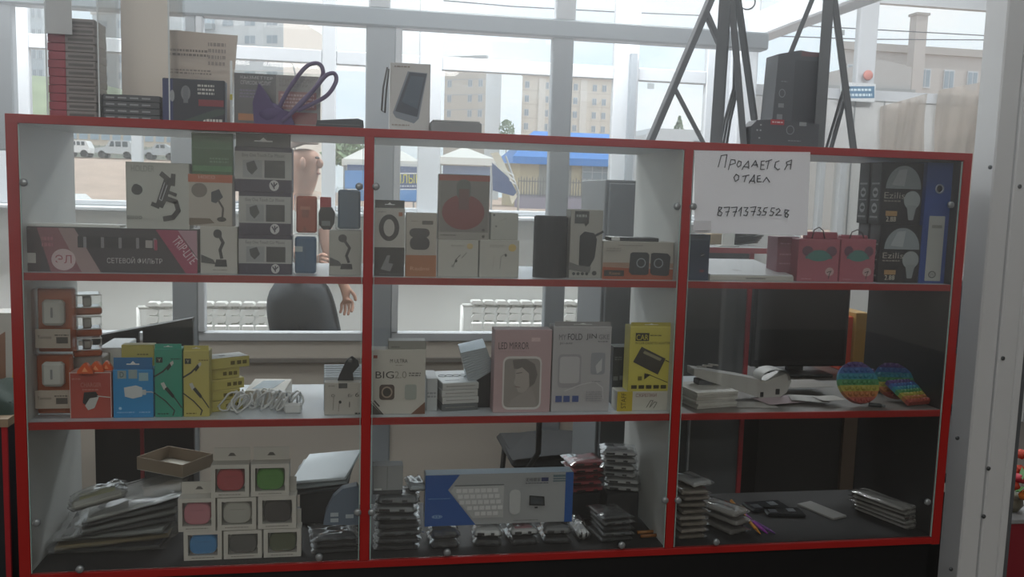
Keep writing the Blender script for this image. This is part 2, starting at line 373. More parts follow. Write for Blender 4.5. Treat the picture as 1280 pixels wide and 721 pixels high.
# ================================================================== OUTSIDE
def sm(x, a, b): t = max(0, min(1, (x-a)/(b-a))); return t*t*(3-2*t)
def gz(x, y): return 3.75*sm(y, 55, 88)*sm(-(x-.74)/(y+2), .02, .12)-.02
EARTH = M('#c4aea0', .9, noise=.16, nscale=.25)
gm = MB(); gm.grid(lambda u, v: (-120+260*u, 3.75+260*v**2, gz(-120+260*u, 3.75+260*v**2)), 90, 70, EARTH); struct(gm.build('ground'))
WIN = M('#8f9ca6', .2); WINB = M('#a9bcc8', .2)
def house(name, label, p1, p2, p3, ztop, wall, side, cols, rows, m=.5, skip=(), win=WIN, floor_h=2.9, side_cols=0, stripes=(), balcony=()):
    """flat block on footprint p1-p2-p3 (front face p1 to p2, side face p2 to p3); every window a part"""
    P1, P2, P3 = V3((*p1, 0)), V3((*p2, 0)), V3((*p3, 0)); P4 = P1+(P3-P2); root = MB()
    pts = [P1, P2, P3, P4]; zb = -.5
    vs = [(p.x, p.y, zb) for p in pts]+[(p.x, p.y, ztop) for p in pts]
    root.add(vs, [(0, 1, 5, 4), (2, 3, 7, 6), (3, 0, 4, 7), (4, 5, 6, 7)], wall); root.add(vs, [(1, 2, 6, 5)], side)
    d = (P2-P1); L = d.length; d.normalize(); n = V3((d.y, -d.x, 0)); ang = math.atan2(d.y, d.x)
    for u, w, c in stripes: root.box(u*L, (u+w)*L, -.12, .01, 0, ztop-.3, c, T=Matrix.Translation(P1) @ Matrix.Rotation(ang, 4, 'Z'))
    root.box(-.2, L+.2, -.25, .3, ztop-.05, ztop+.5, side, T=Matrix.Translation(P1) @ Matrix.Rotation(ang, 4, 'Z'))
    for k in range(1, min(rows, int((ztop-.5)/floor_h)+1)): root.box(0, L, -.03, .01, k*floor_h, k*floor_h+.12, side, T=Matrix.Translation(P1) @ Matrix.Rotation(ang, 4, 'Z'))
    o = root.build(name); tag(o, label, 'building')
    wm = MB(); ww = L/cols*m; wm.box(-ww/2, ww/2, -.06, .02, 0, 1.45, PVC); wm.box(-ww/2+.08, -.05, -.08, -.06, .1, 1.35, win); wm.box(.05, ww/2-.08, -.08, -.06, .1, 1.35, win)
    bmb = MB(); bmb.box(-ww*.8, ww*.8, -.9, .02, -.5, .5, M('#9aa3a8', .6)); bmb.box(-ww*.75, ww*.75, -.85, .02, .5, 1.6, WINB); 
    for s in (-.75, -.25, .25, .7): bmb.box(ww*s, ww*(s+.05), -.88, -.85, .5, 1.6, PVC)
    first = bf = None; nwin = 0
    for r in range(rows-1, -1, -1):
        z = ztop-1.1-1.45-(rows-1-r)*floor_h
        if z < .5: continue
        for c in range(cols):
            if (c in skip) or nwin >= 96: continue
            q = P1+d*(L*(c+.5)/cols); isb = c in balcony
            src = bf if isb else first
            if src is None:
                w = (bmb if isb else wm).build('balcony' if isb else 'window', o)
                if isb: bf = w
                else: first = w
            else: w = src.copy(); COL.objects.link(w); w.parent = o
            w.location = (q.x, q.y, z); w.rotation_euler = (0, 0, ang); nwin += 1
    return o
def xy(px, Y): p = at(px, 235, Y); return (p.x, p.y)
def zt_(px, py, Y): return at(px, py, Y).z
PAN = M('#b9b2a8', .8, noise=.05, nscale=.4)
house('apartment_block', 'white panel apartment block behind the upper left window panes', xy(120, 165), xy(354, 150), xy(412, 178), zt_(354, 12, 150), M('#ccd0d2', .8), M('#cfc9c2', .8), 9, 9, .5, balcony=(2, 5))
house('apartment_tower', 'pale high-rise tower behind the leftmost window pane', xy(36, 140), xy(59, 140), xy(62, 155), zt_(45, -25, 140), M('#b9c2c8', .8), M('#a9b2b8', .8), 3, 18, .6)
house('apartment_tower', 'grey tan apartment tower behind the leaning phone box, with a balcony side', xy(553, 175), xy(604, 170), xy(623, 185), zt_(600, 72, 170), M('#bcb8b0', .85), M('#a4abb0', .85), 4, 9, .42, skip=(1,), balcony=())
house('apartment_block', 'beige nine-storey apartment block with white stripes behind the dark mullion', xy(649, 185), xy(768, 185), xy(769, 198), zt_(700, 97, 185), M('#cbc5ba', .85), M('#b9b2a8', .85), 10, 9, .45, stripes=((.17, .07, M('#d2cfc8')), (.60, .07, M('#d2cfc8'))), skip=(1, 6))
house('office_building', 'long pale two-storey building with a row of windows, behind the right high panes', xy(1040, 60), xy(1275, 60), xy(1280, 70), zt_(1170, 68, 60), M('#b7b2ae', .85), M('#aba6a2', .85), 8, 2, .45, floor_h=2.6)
gb = MB(); p = at(985, 112, 45); q = at(1078, 112, 45); zr = zt_(1050, 78, 45)
gb.prism([(p.x, 0), (q.x+3, 0), (q.x+3, zt_(1078, 80, 45)), (q.x+1, zr+.3), (p.x, zt_(985, 103, 45))], 45, 52, M('#a8a6a4', .8))
gb.box(p.x-.2, q.x+3.2, 44.8, 45, zt_(985, 106, 45)-.3, zt_(985, 104, 45), M('#8c8f90'))
tag(gb.build('gabled_shed'), 'low grey gabled shed beyond the right window, beside the pale building', 'building')
ch = MB(); p = at(1146, 60, 58); ch.box(p.x-.45, p.x+.45, 57.6, 58.4, 0, zt_(1146, 20, 58), M('#b4aeaa', .8)); ch.box(p.x-.55, p.x+.55, 57.5, 58.5, zt_(1146, 20, 58), zt_(1146, 17, 58), M('#9d9894', .8))
tag(ch.build('chimney_stack'), 'tall thin pale chimney rising in front of the long pale building', 'chimney')
# kiosk with the blue roof
kb = empty('kiosk_building', 'yellow roadside building with a bright blue roof, behind the dark mullion', 'building')
Yk = 95; BLU = M('#3f86d6', .5); x0, x1 = at(650, 200, Yk).x, at(800, 200, Yk).x
w = MB(); w.box(x0, x1, Yk, Yk+12, 0, zt_(700, 203, Yk), M('#cfc4a6', .8)); w.box(x0-.5, x1, Yk-.3, Yk, 0, zt_(700, 244, Yk), M('#8f8b9e', .8))
xa, xb = at(674, 210, Yk).x, at(714, 210, Yk).x; w.box(xa, xb, Yk-.15, Yk, .1, zt_(700, 203, Yk), M('#9a9c98', .6)); w.build('wall', kb)
r_ = MB(); zr0, zr1 = zt_(700, 201, Yk), zt_(700, 165, Yk+6)
r_.add([(x0-1, Yk-1.2, zr0-.5), (x1+1, Yk-1.2, zr0-.5), (x1+1, Yk-1.2, zr0+.3), (x0-1, Yk-1.2, zr0+.3), (x0+2.6, Yk+6, zr1), (x1+1, Yk+6, zr1), (x0-1, Yk+13, zr0), (x1+1, Yk+13, zr0)], [(0, 1, 2, 3), (3, 2, 5, 4), (4, 5, 7, 6), (0, 3, 4, 6), (1, 2, 5, 7)], BLU); r_.build('roof', kb)
wn = MB(); xa, xb = at(727, 213, Yk).x, at(764, 213, Yk).x; z0, z1 = zt_(745, 226, Yk), zt_(745, 207, Yk)
wn.box(xa, xb, Yk-.4, Yk-.1, z0, z1, PVC); n_ = 3
for i in range(3): wn.box(xa+(xb-xa)*(i+.06)/3, xa+(xb-xa)*(i+.94)/3, Yk-.45, Yk-.4, z0+.15, z1-.8, WIN); wn.box(xa+(xb-xa)*(i+.06)/3, xa+(xb-xa)*(i+.94)/3, Yk-.45, Yk-.4, z1-.7, z1-.12, WIN)
wn.build('window', kb)
fn = MB(); Yf = 88; x0, x1 = at(648, 235, Yf).x, at(800, 235, Yf).x; zf0, zf1 = zt_(700, 243, Yf), zt_(700, 224, Yf); FE = M('#6d6f72', .6)
for i in range(46):
    x = x0+(x1-x0)*i/45; fn.box(x-.04, x+.04, Yf-.04, Yf+.04, zf0-.6, zf1+.15*(i % 2), FE)
fn.box(x0, x1, Yf-.03, Yf+.03, zf1-.35, zf1-.25, FE); fn.box(x0, x1, Yf-.03, Yf+.03, zf0-.2, zf0-.1, FE); fn.box(x0, x1, Yf-.2, Yf+.2, -.02, zf0-.4, M('#9490a0', .8))
tag(fn.build('iron_fence'), 'grey iron railing on a low wall in front of the blue-roofed building', 'fence')
# tents with banners
def tent(label, pxa, pxb, pym, pyt, pyr, Y, banner=None):
    x0, x1 = at(pxa, 200, Y).x, at(pxb, 200, Y).x; ze, zr = zt_((pxa+pxb)/2, pym, Y), zt_((pxa+pxb)/2, pyr, Y); D = (x1-x0); c = (x0+x1)/2
    t = empty('market_tent', label, 'tent', (c, Y+D/2, 0)); h = D/2; WC = M('#e6e6e2', .7)
    m_ = MB(); m_.add([(-h, -h, ze), (h, -h, ze), (h, h, ze), (-h, h, ze), (0, 0, zr)], [(0, 1, 4), (1, 2, 4), (2, 3, 4), (3, 0, 4)], WC)
    zv = zt_((pxa+pxb)/2, pyt, Y)
    for s in (-1, 1): m_.box(-h, h, s*h-.03, s*h+.03, zv, ze, WC); m_.box(s*h-.03, s*h+.03, -h, h, zv, ze, WC)
    m_.build('canopy', t)
    for sx in (-1, 1):
        for sy in (-1, 1): MB().box(sx*(h-.1)-.05, sx*(h-.1)+.05, sy*(h-.1)-.05, sy*(h-.1)+.05, 0, ze, ALU).build('leg', t)
    return t, x0, x1
Yt = 42
tent('white peaked market tent over the banner with yellow lettering', 428, 526, 200, 208, 172, Yt)
x0, x1 = at(434, 220, Yt).x, at(527, 220, Yt).x
bn = MB(); f = lambda px_, py_: (at(px_, py_, Yt-.3).x, at(px_, py_, Yt-.3).z)
bn.box(x0, x1, Yt-.28, Yt-.2, at(500, 252, Yt).z, at(500, 208, Yt).z, M('#3c5482', .6))
T0 = MB(); prints(bn, [('r', 434, 209, 527, 216, '#56698f'), ('r', 434, 216, 527, 217.5, '#e4e6ea'), ('t', 476, 218, 533, 229, 'ШАШЛЫКИ', '#dfd94a'), ('bars', 496, 231, 522, 234, 1, '#d8dde6'), ('r', 434, 236, 527, 237.2, '#e4e6ea'), ('r', 434, 237.2, 527, 251, '#5b93d2'), ('r', 431, 213, 470, 236, '#5b93d2')], f, Yt-.285)
tag(bn.build('cafe_banner'), 'navy and blue street banner with yellow Cyrillic lettering under the white tent', 'banner')
tent('wide white market tent with a flat valance, right of the yellow-lettered banner', 549, 618, 197, 206, 182, 46)
p = at(553, 230, 46.5); q = at(612, 230, 46.5)
tag(MB().box(p.x, q.x, 46.4, 46.5, 0, at(580, 207, 46).z, M('#7f8fb0', .7)).build('tent_wall'), 'pale blue cloth wall hanging under the wide white tent', 'cloth')
fl = MB(); Yg = 40
def flagfn(u, v):
    px_ = 622+(646-622)*v**.7+(-14+8*v)*(1-u)*(.7+.3*v); py_ = 190+(246-190)*v+8*(1-u)*(.2+v)
    p = at(px_, py_, Yg); return (p.x, Yg+.15*math.sin(6*v), p.z)
fl.grid(flagfn, 6, 14, M('#e2dfcf', .7))
f = lambda px_, py_: (at(px_, py_, Yg-.4).x, at(px_, py_, Yg-.4).z)
fl.poly([(*[at(x, y, Yg-.3)[i] for i in (0, 1, 2)],) for x, y in ((615, 203), (636, 222), (646, 240), (642, 245), (616, 238))], M('#43567f', .7))
prints(fl, [('l', [(633, 214), (642, 219)], 1.6, '#e6e8ea'), ('l', [(635, 219), (643, 225)], 1.6, '#e6e8ea'), ('l', [(637, 225), (644, 230)], 1.6, '#e6e8ea')], f, Yg-.42)
pp = at(648, 246, Yg); fl.tube([(pp.x, Yg, 0), (pp.x, Yg, pp.z+.2), (at(632, 195, Yg).x, Yg, at(632, 195, Yg).z)], .05, ALU, 6)
tag(fl.build('feather_flag'), 'curved cream and navy feather flag on a pole, left of the railing', 'flag')
# cars on the bank
def car(label, pxa, pxb, pyb, Y, hgt, colr, wagon):
    x0, x1 = at(pxa, pyb, Y).x, at(pxb, pyb, Y).x; zb = gz((x0+x1)/2, Y); L = x1-x0; c = M(colr, .3)
    o = empty('parked_car', label, 'car', ((x0+x1)/2, Y, zb)); h = L/2; r = .33
    pr = [(-h, .45), (-h*.95, .85), (-h*.45, 1.0), (-h*.2, hgt), (h*.75 if wagon else h*.3, hgt), (h*.95 if wagon else h*.7, 1.05), (h, .9), (h, .4)]
    MB().prism(pr, -.85, .85, c).build('body', o)
    g = MB(); gl = M('#39434b', .1); yy = -.86
    for u0, u1 in ((-.28, .0), (.04, .34), (.38, .68)) if wagon else ((-.28, .0), (.04, .34)):
        g.add([(h*u0+.06, yy, 1.05), (h*u1, yy, 1.05), (h*u1-.02, yy, hgt-.1), (h*u0+(.22 if u0 < -.2 else .05), yy, hgt-.1)], [(0, 1, 2, 3)], gl)
    g.build('side_window', o)
    for s in (-.62, .62):
        for y in (-.75, .75):
            MB().lathe([(.12, -.1), (r, -.1), (r, .1), (.12, .1)], M('#1d1e20', .7), 16, Matrix.Rotation(math.pi/2, 4, 'X')).build('wheel', o, (h*s, y, r))
    return o
car('silver estate car parked on the earth bank, left of the other car', 121, 171, 201, 84, 1.62, '#b9bfc4', True)
car('grey saloon car parked on the earth bank, right of the silver estate', 181, 222, 200, 84, 1.45, '#a9b0b6', False)
car('white car whose tail shows left of the silver estate', 82, 115, 201, 84, 1.5, '#e2e4e6', True)
car('red car far behind, left of the white tent', 424, 438, 208, 95, 1.5, '#a53a40', False)
car('white car near the window, only its roof above the sill', -150, 124, 352, 14, 1.35, '#e6e8e8', True)
car('dark blue car near the window behind the phone holder box', 147, 395, 352, 14, 1.3, '#54677c', False)
vb = empty('delivery_van', 'pale grey van roof behind the slanted metal leg', 'van', (at(840, 240, 12).x, 12, 0))
wv = at(882, 200, 12).x-at(802, 200, 12).x; hv = zt_(840, 161, 12)
MB().prism([(-wv/2, .4), (-wv/2, hv*.75), (-wv*.44, hv*.96), (-wv*.36, hv), (wv*.46, hv), (wv/2, hv*.94), (wv/2, .4)], 0, 2.0, M('#bfc3c6', .4)).build('body', vb)
MB().box(wv*.30, wv*.42, -.02, 0, hv-.32, hv-.18, M('#4a4f54', .3)).build('vent', vb)
for s in (-.3, .3): MB().lathe([(.15, -.12), (.36, -.12), (.36, .12), (.15, .12)], M('#1d1e20', .7), 16, Matrix.Rotation(math.pi/2, 4, 'X')).build('wheel', vb, (wv*s, .2, .36))
# long low house rows behind the cars
lh = MB(); Yl = 110; x0, x1 = at(70, 180, Yl).x, at(260, 180, Yl).x; zb = 3.2
lh.box(x0, x1, Yl, Yl+8, 0, zt_(160, 158, Yl), M('#c7bfb2', .8))
for i in range(14):
    u = x0+(x1-x0)*(i+.5)/14; lh.box(u-.45, u+.45, Yl-.1, Yl, zt_(160, 176, Yl), zt_(160, 166, Yl), M('#8fa4b4', .2))
tag(lh.build('shop_row'), 'long pale row of shop fronts behind the parked cars', 'building')
fe = MB(); fe.box(x0, x1, 96, 96.2, 3.3, zt_(160, 183, 96), M('#9aa39a', .7))
for i in range(30): fe.box(x0+(x1-x0)*i/30, x0+(x1-x0)*i/30+.1, 95.9, 96, 3.3, zt_(160, 182, 96), M('#868f88', .7))
tag(fe.build('board_fence'), 'grey green board fence behind the parked cars', 'fence')
# trees: crown of many leaf blades, each tree its own thing
def tree(label, px_, pyt, pyb, Y, wpx, cone=False, seed=0, col_='#5f7550'):
    rng = random.Random(seed); p = at(px_, pyb, Y); H = zt_(px_, pyt, Y)-p.z; Rw = wpx/FPX*(Y+2)/2
    zg = gz(p.x, Y); o = empty('broadleaf_tree' if not cone else 'conifer_tree', label, 'tree', (p.x, Y, zg))
    Ht = zt_(px_, pyt, Y)-zg; zb = max(.8, p.z-zg)
    MB().tube([(0, 0, 0), (0, 0, Ht*.7)], [Rw*.1, Rw*.04], M('#5b4c3e', .9), 7).build('trunk', o)
    c = MB(); lm_ = [M(col_, .7), M('#728866', .7)]
    for i in range(420):
        t = rng.random(); z = zb+(Ht-zb)*t
        rr = Rw*((1-t)+.03 if cone else math.sqrt(max(.03, 1-(2*t-1)**2)))*math.sqrt(rng.random())
        a = rng.uniform(0, 6.28); s = Rw*.16; q = V3((rr*math.cos(a), rr*math.sin(a), z))
        d1 = V3((rng.gauss(0, 1), rng.gauss(0, 1), rng.gauss(0, 1))).normalized()*s; d2 = d1.orthogonal().normalized()*s*.6
        c.add([q-d1, q+d2, q+d1, q-d2], [(0, 1, 2, 3)], lm_[i % 2])
    c.build('crown', o)
tree('grey green tree at the foot of the tan tower', 633, 150, 172, 120, 20, seed=1)
tree('pointed conifer between the tower and the striped block', 641, 156, 172, 122, 7, True, seed=2)
tree('conifer above the pale van roof', 848, 145, 175, 60, 24, True, seed=3)
tree('leafy tree at the left of the dark vertical metal legs', 887, 138, 172, 50, 12, seed=4)
tree('low tree behind the black speaker stack', 948, 138, 170, 40, 16, seed=5)
tree('green trees beyond the red car, right of the thin mullion', 432, 178, 205, 130, 60, seed=6, col_='#7d9470')
hl = MB(); hl.grid(lambda u, v: (-75+72*u, 112+20*v, -1+(zt_(30, 92, 130)+1)*math.sin(math.pi*min(1, .12+u*.9))**.7*math.sin(math.pi*.5*v)), 40, 12, M('#94a184', .9, noise=.25, nscale=.3))
struct(hl.build('ground_slope'))
ln = [((500, -4), (640, 8), (770, 15), (892, 20)), ((940, 44), (1080, 49), (1250, 50)), ((1000, 32), (1260, 46))]
for i, l in enumerate(ln):
    mb = MB(); mb.tube([at(x, y, 25) for x, y in l], .018, M('#3c4046', .6), 5)
    tag(mb.build('overhead_cable'), ['thin overhead cable crossing the sky above the apartment blocks', 'dark overhead cable crossing the sky at the right windows, the lower and thicker one', 'faint overhead cable just above the thicker one at the right windows'][i], 'cable')
lp = MB(); p = at(369, 92, 100); lp.tube([(p.x, 100, 0), (p.x, 100, p.z), (at(366, 80, 100).x, 100, at(366, 80, 100).z), (at(357, 75, 100).x, 100, at(357, 75, 100).z)], .09, M('#777d82', .5), 6)
tag(lp.build('street_lamp'), 'thin curved street lamp post in front of the white panel block', 'lamp')
# ================================================================== BEHIND THE CASE
# radiators
secm = MB(); RW = M('#e6e7e4', .3)
secm.box(-.0365, .0365, -.022, .0, 0, .43, RW, .008); secm.box(-.018, .018, 0, .07, .02, .55, RW, .006)
for z0, z1, yy in ((.442, .482, -.016), (.490, .524, -.012)):
    secm.prism([(-.033, z0), (.02, z0), (.033, z0+.018), (.033, z1), (-.015, z1), (-.033, z1-.02)], yy, .01, RW)
secm.prism([(-.036, .542), (.036, .542), (.036, .556), (.026, .565), (-.026, .565), (-.036, .556)], -.016, .07, RW)
sec = None
def radiator(label, pxa, pxb, ptop):
    global sec
    Y = YO-.16; x0, x1 = at(pxa, 390, Y).x, at(pxb, 390, Y).x; z = at((pxa+pxb)/2, ptop, Y).z-.565; n = round((x1-x0)/.08)
    o = empty('radiator', label, 'radiator', (x0, Y, z), group='white sectional radiators under the windows')
    for i in range(n):
        if sec is None: sec = s_ = secm.build('section', o)
        else: s_ = sec.copy(); COL.objects.link(s_); s_.parent = o
        s_.location = (.04+i*.08, 0, 0)
    pm = MB(); pm.tube([(-.05, .035, .53), (n*.08+.01, .035, .53)], .012, RW, 8); pm.tube([(-.05, .035, .53), (-.05, .035, -z)], .012, RW, 8); pm.build('pipe', o)
    for k in (.2, n*.08-.2): MB().box(k-.015, k+.015, .07, .158, .3, .34, RW).build('bracket', o)
radiator('white sectional radiator behind the tilted clear orange packets', 182, 222, 378)
radiator('white sectional radiator to the left of the walking person', 250, 342, 378)
radiator('white sectional radiator above the pink mirror box', 588, 688, 376)
radiator('short white sectional radiator end above the white folding mirror box', 704, 734, 376)
# walking person, seen from the knees up
YPn = 2.86
def skin(name, pts, edges, rad, mat, parent, sub=2):
    me = bpy.data.meshes.new(name); me.from_pydata(pts, edges, []); me.materials.append(mat)
    o = bpy.data.objects.new(name, me); COL.objects.link(o); o.parent = parent
    md = o.modifiers.new('skin', 'SKIN'); md.use_smooth_shade = True
    for i, v in enumerate(me.skin_vertices[0].data):
        r = rad[i]; v.radius = r if isinstance(r, tuple) else (r, r)
    me.skin_vertices[0].data[0].use_root = True
    s = o.modifiers.new('sub', 'SUBSURF'); s.levels = sub; s.render_levels = sub
    dg = bpy.context.evaluated_depsgraph_get(); nm = bpy.data.meshes.new_from_object(o.evaluated_get(dg))
    o.modifiers.clear(); o.data = nm; bpy.data.meshes.remove(me)
    for p in nm.polygons: p.use_smooth = True
    return o
SK = M('#b98f7c', .55); hp = at(376, 390, YPn)
per = empty('person', 'person in dark grey trousers and white short-sleeved shirt walking past behind the partition', 'person', (hp.x, YPn, 0), 0)
J = lambda px_, py_, dy=0.: tuple(at(px_, py_, YPn+dy)-V3((hp.x, YPn, 0)))
pelv = J(376, 372); chest = J(372, 290); neck = J(377, 244); headb = J(380, 224); headt = J(381, 184)
shL = J(341, 262, .03); elL = J(350, 312, -.10); wrL = J(383, 320, -.20); shR = J(402, 262); elR = J(410, 312, -.03); wrR = J(430, 357, -.05)
hipL = (pelv[0]-.09, .02, pelv[2]-.08); hipR = (pelv[0]+.09, 0, pelv[2]-.08)
knL = (pelv[0]+.0, .13, .50); anL = (pelv[0]-.12, .22, .11); knR = (pelv[0]+.17, -.06, .49); anR = (pelv[0]+.24, -.10, .08)
pts = [pelv, chest, neck, headb, headt, shL, elL, wrL, shR, elR, wrR, hipL, knL, anL, hipR, knR, anR, (anL[0]+.14, anL[1], .05), (anR[0]+.16, anR[1], .04)]
ed = [(0, 1), (1, 2), (2, 3), (3, 4), (1, 5), (5, 6), (6, 7), (1, 8), (8, 9), (9, 10), (0, 11), (11, 12), (12, 13), (0, 14), (14, 15), (15, 16), (13, 17), (16, 18)]
rd = [(.11, .08), (.14, .09), .055, (.075, .085), (.078, .092), .05, .038, .027, .05, .038, .027, .085, .055, .04, .085, .055, .04, .032, .032]
n0 = len(pts)
def hand(w, dirv, side):
    """five finger chains rooted in a palm"""
    global pts, ed, rd
    d = V3(dirv).normalized(); s = V3((0, 1, 0)).cross(d).normalized()*side; b = len(pts); wi = pts.index(w)
    k = V3(w)+d*.05; pts.append(tuple(k)); ed.append((wi, b)); rd.append((.034, .018))
    k2 = V3(w)+d*.085; pts.append(tuple(k2)); ed.append((b, b+1)); rd.append((.036, .015))
    for i, (off, L) in enumerate(((-.03, .062), (-.01, .075), (.011, .072), (.03, .055))):
        r0 = len(pts); base = k2+s*off+d*.01; mid = base+d*L*.5+V3((-.004, -.006, 0)); tip = mid+d*L*.42+V3((-.012, -.014, 0))
        pts += [tuple(base), tuple(mid), tuple(tip)]; ed += [(b+1, r0), (r0, r0+1), (r0+1, r0+2)]; rd += [.0095, .009, .0075]
    r0 = len(pts); tb = V3(w)+d*.03-s*.03; tm = tb+d*.035-s*.018; tt = tm+d*.03
    pts += [tuple(tb), tuple(tm), tuple(tt)]; ed += [(b, r0), (r0, r0+1), (r0+1, r0+2)]; rd += [.012, .0105, .0085]
hand(wrR, V3(wrR)-V3(elR)+V3((-.03, 0, -.12)), 1); hand(wrL, V3(wrL)-V3(elL), -1)
skin('body', pts, ed, rd, SK, per)
fc = MB(); hx, hy, hz = headt[0], headt[1], (headt[2]+headb[2])/2
fc.blob((hx+.08, hy-.035, hz), (.02, .014, .026), SK, 10, 8); fc.build('nose', per)
fc = MB(); fc.blob((hx-.005, hy-.088, hz-.002), (.016, .012, .032), SK, 10, 8); fc.build('ear', per)
fc = MB(); fc.tube([(hx+.07, hy-.055, hz-.052), (hx+.08, hy-.03, hz-.053), (hx+.07, hy, hz-.052)], .006, M('#8c5a52', .6), 6); fc.build('mouth', per)
fc = MB()
for yy in (-.062, -.004): fc.blob((hx+.068, hy+yy, hz+.03), (.012, .012, .008), M('#2a2422', .3), 8, 6)
fc.build('eyes', per)
fc = MB(); fc.grid(lambda u, v: (hx-.004+.080*math.sin(v*1.35)*math.cos(u*6.2832), hy+.080*math.sin(v*1.35)*math.sin(u*6.2832), headt[2]+.082*math.cos(v*1.35)-(.03*max(0, -math.cos(u*6.2832))*v)), 20, 8, M('#5d4a40', .8)); fc.build('hair', per)
SH = M('#d9dad6', .8)
skin('shirt', [J(375, 360), chest, (neck[0], neck[1], neck[2]-.03), shL, tuple(V3(shL)*.45+V3(elL)*.55), shR, tuple(V3(shR)*.45+V3(elR)*.55)], [(0, 1), (1, 2), (1, 3), (3, 4), (1, 5), (5, 6)], [(.165, .125), (.175, .125), .07, .075, .07, .075, .07], SH, per)
skin('trousers', [J(374, 338), (pelv[0], pelv[1], pelv[2]-.01), hipL, knL, anL, hipR, knR, anR], [(0, 1), (1, 2), (2, 3), (3, 4), (1, 5), (5, 6), (6, 7)], [(.175, .13), (.185, .135), .13, .10, .075, .13, .10, .075], M('#3c4247', .8), per)
for a_ in (anL, anR):
    s_ = MB(); s_.blob((a_[0]+.06, a_[1], .045), (.14, .05, .05), M('#26262a', .5), 14, 8); s_.build('shoe', per)
# office chair with its back to the case
chr_ = empty('visitor_chair', 'black visitor chair behind the lower shelf, seat showing above the keyboard box', 'chair', (at(720, 560, 1.5).x, 1.5, 0))
CF = M('#1b1d1f', .95); cw = .27
s_ = MB(); s_.grid(lambda u, v: ((u-.5)*2*cw*(1-.12*v*v), .02+.46*v, .455+.02*math.sin(math.pi*u)-.02*v), 12, 8, CF); s_.box(-cw, cw, .02, .48, .41, .45, CF, .02); s_.build('seat', chr_)
b_ = MB(); b_.grid(lambda u, v: ((u-.5)*2*cw, -.03+.05*(2*u-1)**2*-1+.03*v, .70+.26*v), 12, 6, CF); b_.box(-cw, cw, -.02, .0, .70, .95, CF, .008); b_.build('backrest', chr_)
for s in (-1, 1):
    l = MB(); l.tube([(s*.17, -.03, .95), (s*.17, -.03, .50), (s*.2, .0, .43), (s*.24, .02, .36), (s*.25, -.06, 0)], .0125, M('#1c1d1f', .4, .3), 8); l.build('rear_leg', chr_)
    l = MB(); l.tube([(s*.23, .44, .43), (s*.25, .50, 0)], .0125, M('#1c1d1f', .4, .3), 8); l.build('front_leg', chr_)
# black counter with red edging, lower left, behind the case
BLKB = M('#1c1f23', .45)
def board_unit(name, label, cat, x0, x1, y0, y1, zt, colr, edge_x=None, rot=0., slope=0.):
    o = empty(name, label, cat, ((x0+x1)/2, y0, 0), rot); w = (x1-x0)/2; m_ = colr
    MB().box(-w, -w+.018, 0, y1-y0, 0, zt-.018, m_).build('side_panel', o); MB().box(w-.018, w, 0, y1-y0, 0, zt-.018, m_).build('side_panel', o)
    MB().box(-w+.018, w-.018, 0, .016, .06, zt-.018, m_).build('front_panel', o); MB().box(-w-.01, w+.01, -.01, y1-y0, zt-.018, zt, m_).build('worktop', o)
    if edge_x is not None: MB().box(edge_x-.006, edge_x+.006, -.004, 0, .06, zt-.02, M('#a02a34', .45)).build('red_edge_strip', o)
    return o
p = at(116, 560, .75); q = at(242, 560, .75)
zf = 0; f = lambda x_, y_: (at(x_, y_, .72).x-p.x, at(x_, y_, .72).z)
u_ = empty('black_counter', 'black counter side with a sloping top and red edge strip behind the lower left shelves', 'counter', (p.x, .72, 0))
q0, q1, q2 = f(116, 425), f(241, 402), f(178, 560); ml = q2[0]
zat = lambda x: q0[1]+(q1[1]-q0[1])*(x-q0[0])/(q1[0]-q0[0])
MB().prism([(q0[0], 0), q0, (ml-.006, zat(ml-.006)), (ml-.006, 0)], 0, .018, BLKB).build('side_panel', u_)
MB().prism([(ml+.006, 0), (ml+.006, zat(ml+.006)), q1, (q1[0], 0)], 0, .018, BLKB).build('side_panel', u_)
MB().prism([(ml-.0055, 0), (ml-.0055, 1.0), (ml+.0055, 1.0), (ml+.0055, 0)], -.004, .018, M('#a02a34', .45)).build('red_edge_strip', u_)
MB().prism([(q0[0], q0[1]+.001), (q0[0], q0[1]+.012), (q1[0], q1[1]+.012), (q1[0], q1[1]+.001)], -.01, .03, BLKB).build('top_edge', u_)
# grey cabinet behind the middle right
p = at(754, 300, .62); q = at(802, 300, .62); GC = M('#7c8185', .5)
cb = empty('grey_cabinet', 'plain grey upright cabinet behind the two-speaker carton', 'cabinet', ((p.x+q.x)/2, .62, 0)); w = (q.x-p.x)/2; zt = at(778, 225, .62).z
MB().box(-w, w, 0, .3, 0, zt, GC, .003).build('body', cb); MB().box(-w+.01, w-.01, -.012, -.0005, .05, zt-.01, GC, .003).build('door', cb)
